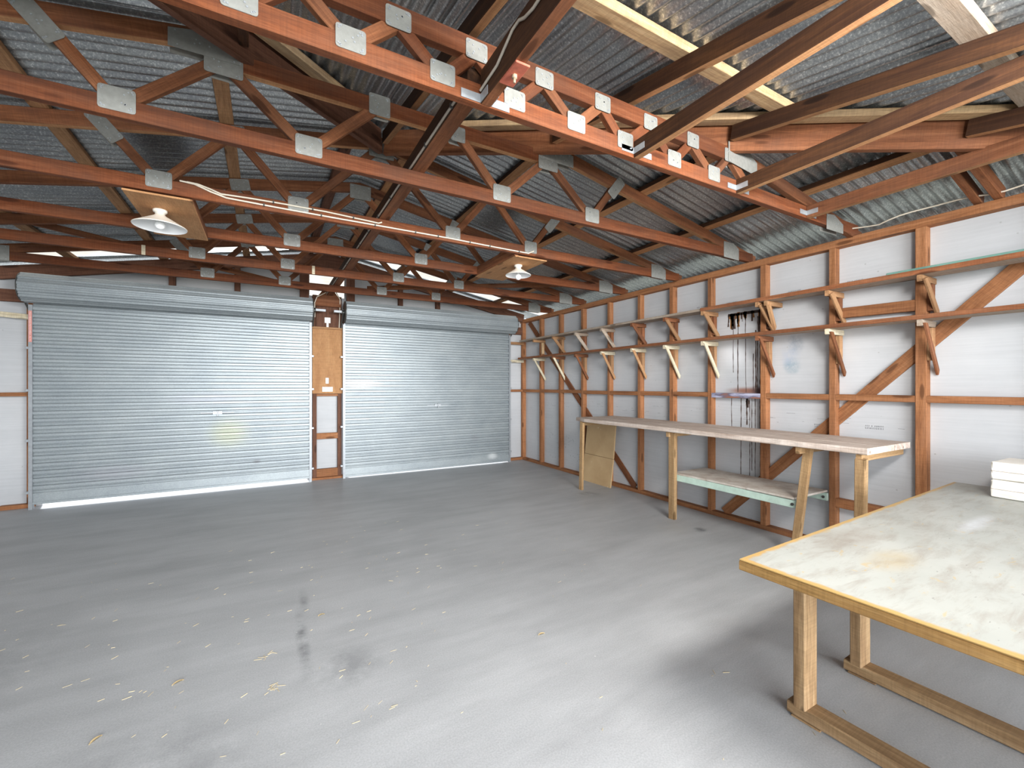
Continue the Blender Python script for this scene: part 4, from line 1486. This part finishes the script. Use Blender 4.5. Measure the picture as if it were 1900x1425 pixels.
# leaning tan board behind the bench end
t2 = thing('leaning_board', 'scuffed tan board standing against the wall under the far end of the workbench', 'board', (4.25, 5.05, 0))
mb = MB()
yb0, yb1 = 4.60, 5.22
frb = lambda u, v, w: (4.17 + 0.10 * v / 0.9 + w, u, v)
mb.prism([(yb0 + 0.01, 0.0), (yb1, 0.0), (yb1, 0.40), (yb0, 0.395)], frb, 0, 0.02)
mb.prism([(yb0, 0.40), (yb1, 0.405), (yb1, 0.90), (yb0 + 0.008, 0.90)], frb, 0, 0.02)
mb.build('panel', M['tan_board'], t2, origin=(4.2, 5.0, 0.4))

# ------------------------------------------------------------------ big table in front
t = thing('work_table', 'big work table with a worn pale painted top in the right foreground', 'table', (2.9, 0.5, 0))
ang = math.radians(2.0)
TZ = 0.75
MT = Matrix.Rotation(ang, 4, 'Z')
MT.translation = Vector((1.63, 1.06, TZ))
LX, LY = 2.62, 1.30
mb = MB()
mb.bevbox(0, LX, -LY, 0, -0.006, 0.0, 0.002)
mb.build('table_top', M['tabletop'], t, matrix=MT)


def tb(name, p0, p1, w, h, mat, up=(0, 0, 1)):
    return beam(name, MT @ Vector(p0), MT @ Vector(p1), w, h, mat, t, up=up, c=0.004)


tb('edge_board', (0.018, -LY, -0.0255), (0.018, 0, -0.0255), 0.036, 0.037, M['edge'])
tb('edge_board', (0.037, -0.018, -0.0255), (LX, -0.018, -0.0255), 0.036, 0.037, M['edge'])
tb('core_board', (LX / 2, -LY, -0.0255), (LX / 2, -0.037, -0.0255), LX - 0.08, 0.036, M['edge'])
for lx in (0.40, 0.945, 1.75, 2.35):
    for ly in (-0.055, -1.22):
        tb('leg', (lx, ly, -TZ + 0.055), (lx, ly, -0.045), 0.048, 0.10, M['tleg'], up=(1, 0, 0))
    tb('floor_rail', (lx + 0.005, -LY + 0.02, -TZ + 0.031), (lx + 0.005, -0.0, -TZ + 0.031), 0.085, 0.05, M['tleg'])
    tb('top_rail', (lx, -LY + 0.05, -0.075), (lx, -0.12, -0.075), 0.045, 0.06, M['tleg'])
# foot packers under the visible rails
for lx in (0.40, 0.945):
    tb('foot_pad', (lx, -0.13, -TZ + 0.0035), (lx, -0.02, -TZ + 0.0035), 0.09, 0.007, M['tleg'])

# cartons
def carton(z0, h, dx, lab, rot):
    t = thing('carton', lab, 'box', (4.0, 0.62, z0), None)
    mb = MB()
    mtx = Matrix.Rotation(rot, 4, 'Z')
    mtx.translation = Vector((3.872 + dx, 0.885, z0))
    bm = bmesh.new()
    bmesh.ops.create_cube(bm, size=1.0)
    for v in bm.verts:
        v.co = Vector(((v.co.x + 0.5) * 0.30, (v.co.y - 0.5) * 0.42, (v.co.z + 0.5) * h))
    bmesh.ops.bevel(bm, geom=list(bm.edges), offset=0.008, segments=3, affect='EDGES', profile=0.5)
    bmesh.ops.subdivide_edges(bm, edges=[e for e in bm.edges if e.calc_length() > 0.05], cuts=4, use_grid_fill=True)
    rr = random.Random(int(z0 * 1000))
    for v in bm.verts:
        v.co += Vector((rr.uniform(-1, 1), rr.uniform(-1, 1), rr.uniform(-1, 0.3) if v.co.z > h * 0.5 else 0)) * 0.0018
    bm.verts.index_update()
    mb.add([v.co[:] for v in bm.verts], [[v.index for v in f.verts] for f in bm.faces], 0, False)
    bm.free()
    mb.build('body', M['carton'], t, matrix=mtx)
    mb = MB()
    mb.bevbox(-0.0015, 0.302, -0.4215, 0.0015, h * 0.46, h * 0.485, 0.0005)
    mb.build('lid_seam', M['grey_wood'], t, matrix=mtx)
    return t


carton(TZ + 0.002, 0.108, 0.0, 'lower of two crumpled white cartons at the back right of the big table', math.radians(-3))
carton(TZ + 0.112, 0.106, 0.004, 'upper of two crumpled white cartons at the back right of the big table', math.radians(-2))

# ------------------------------------------------------------------ litter on the floor
rs = random.Random(21)
mb = MB()


def stick(x, y, L, a, w, mi=0):
    dx, dy = math.cos(a) * L / 2, math.sin(a) * L / 2
    nx, ny = -math.sin(a) * w / 2, math.cos(a) * w / 2
    v = []
    for z in (0.0006, 0.0006 + w * 0.6):
        v += [(x - dx - nx, y - dy - ny, z), (x + dx - nx, y + dy - ny, z), (x + dx + nx, y + dy + ny, z), (x - dx + nx, y - dy + ny, z)]
    mb.add(v, [(0, 1, 2, 3), (7, 6, 5, 4), (0, 4, 5, 1), (1, 5, 6, 2), (2, 6, 7, 3), (3, 7, 4, 0)], mi)


for k in range(420):
    y = 0.75 + rs.random() ** 1.2 * 3.9
    x = rs.uniform(-1.15 * y - 0.2, min(1.4, 0.35 * y + 0.2)) if rs.random() < 0.8 else rs.uniform(-1.0, 2.5)
    if x < -2.5:
        continue
    stick(x, y, rs.uniform(0.008, 0.035), rs.gauss(0.5, 0.5), rs.uniform(0.0012, 0.0022), 0)
for cx, cy, n in ((-0.17, 1.28 + 0.0, 26), (-0.98, 1.62, 22), (0.02, 2.35, 10), (0.0, 2.65, 8), (-1.9, 4.6, 10)):
    for k in range(n):
        stick(cx + rs.gauss(0, 0.03), cy + rs.gauss(0, 0.02), rs.uniform(0.015, 0.04), rs.uniform(0, 3.14), 0.002, 0)
o = mb.build('straw_litter', M['straw'])
tag(o, 'bits of dry straw scattered over the grey concrete floor', 'straw', kind='stuff')


def leaf(x, y, L, a, lab):
    mb = MB()
    n = 8
    for s in (0,):
        top = []
        for i in range(n + 1):
            t_ = i / n
            w = math.sin(math.pi * t_) ** 0.8 * L * 0.16
            top.append((t_ * L - L / 2, w, 0.002 + 0.004 * math.sin(math.pi * t_)))
        v, f = [], []
        for (u, w, z) in top:
            v += [(u, -w, z + 0.003), (u, 0, z), (u, w, z + 0.003), (u, 0, z - 0.0012)]
        for i in range(n):
            for q in range(4):
                q2 = (q + 1) % 4
                f.append((i * 4 + q, i * 4 + q2, i * 4 + 4 + q2, i * 4 + 4 + q))
        mb.add(v, f)
    mtx = Matrix.Rotation(a, 4, 'Z')
    mtx.translation = Vector((x, y, 0.0005))
    tag(mb.build('dry_leaf', M['leaf'], None, matrix=mtx), lab, 'leaf', 'dry leaves on the floor')


for (x, y), L, a, lab in (((-0.60, 2.36), 0.05, 0.9, 'dry curled leaf on the floor in front of the left roller door'),
                          ((-0.37, 2.62), 0.05, 0.5, 'dry leaf on the floor right of the curled leaf before the left door'),
                          ((0.30, 2.95), 0.04, 0.2, 'small dry leaf on the floor below the door pier'),
                          ((-1.85, 4.42), 0.07, 0.1, 'brown dry leaf on the floor close to the left roller door'),
                          ((1.38, 2.10), 0.045, 0.0, 'tan dry leaf on the open floor left of the big table')):
    leaf(x, y, L, a, lab)
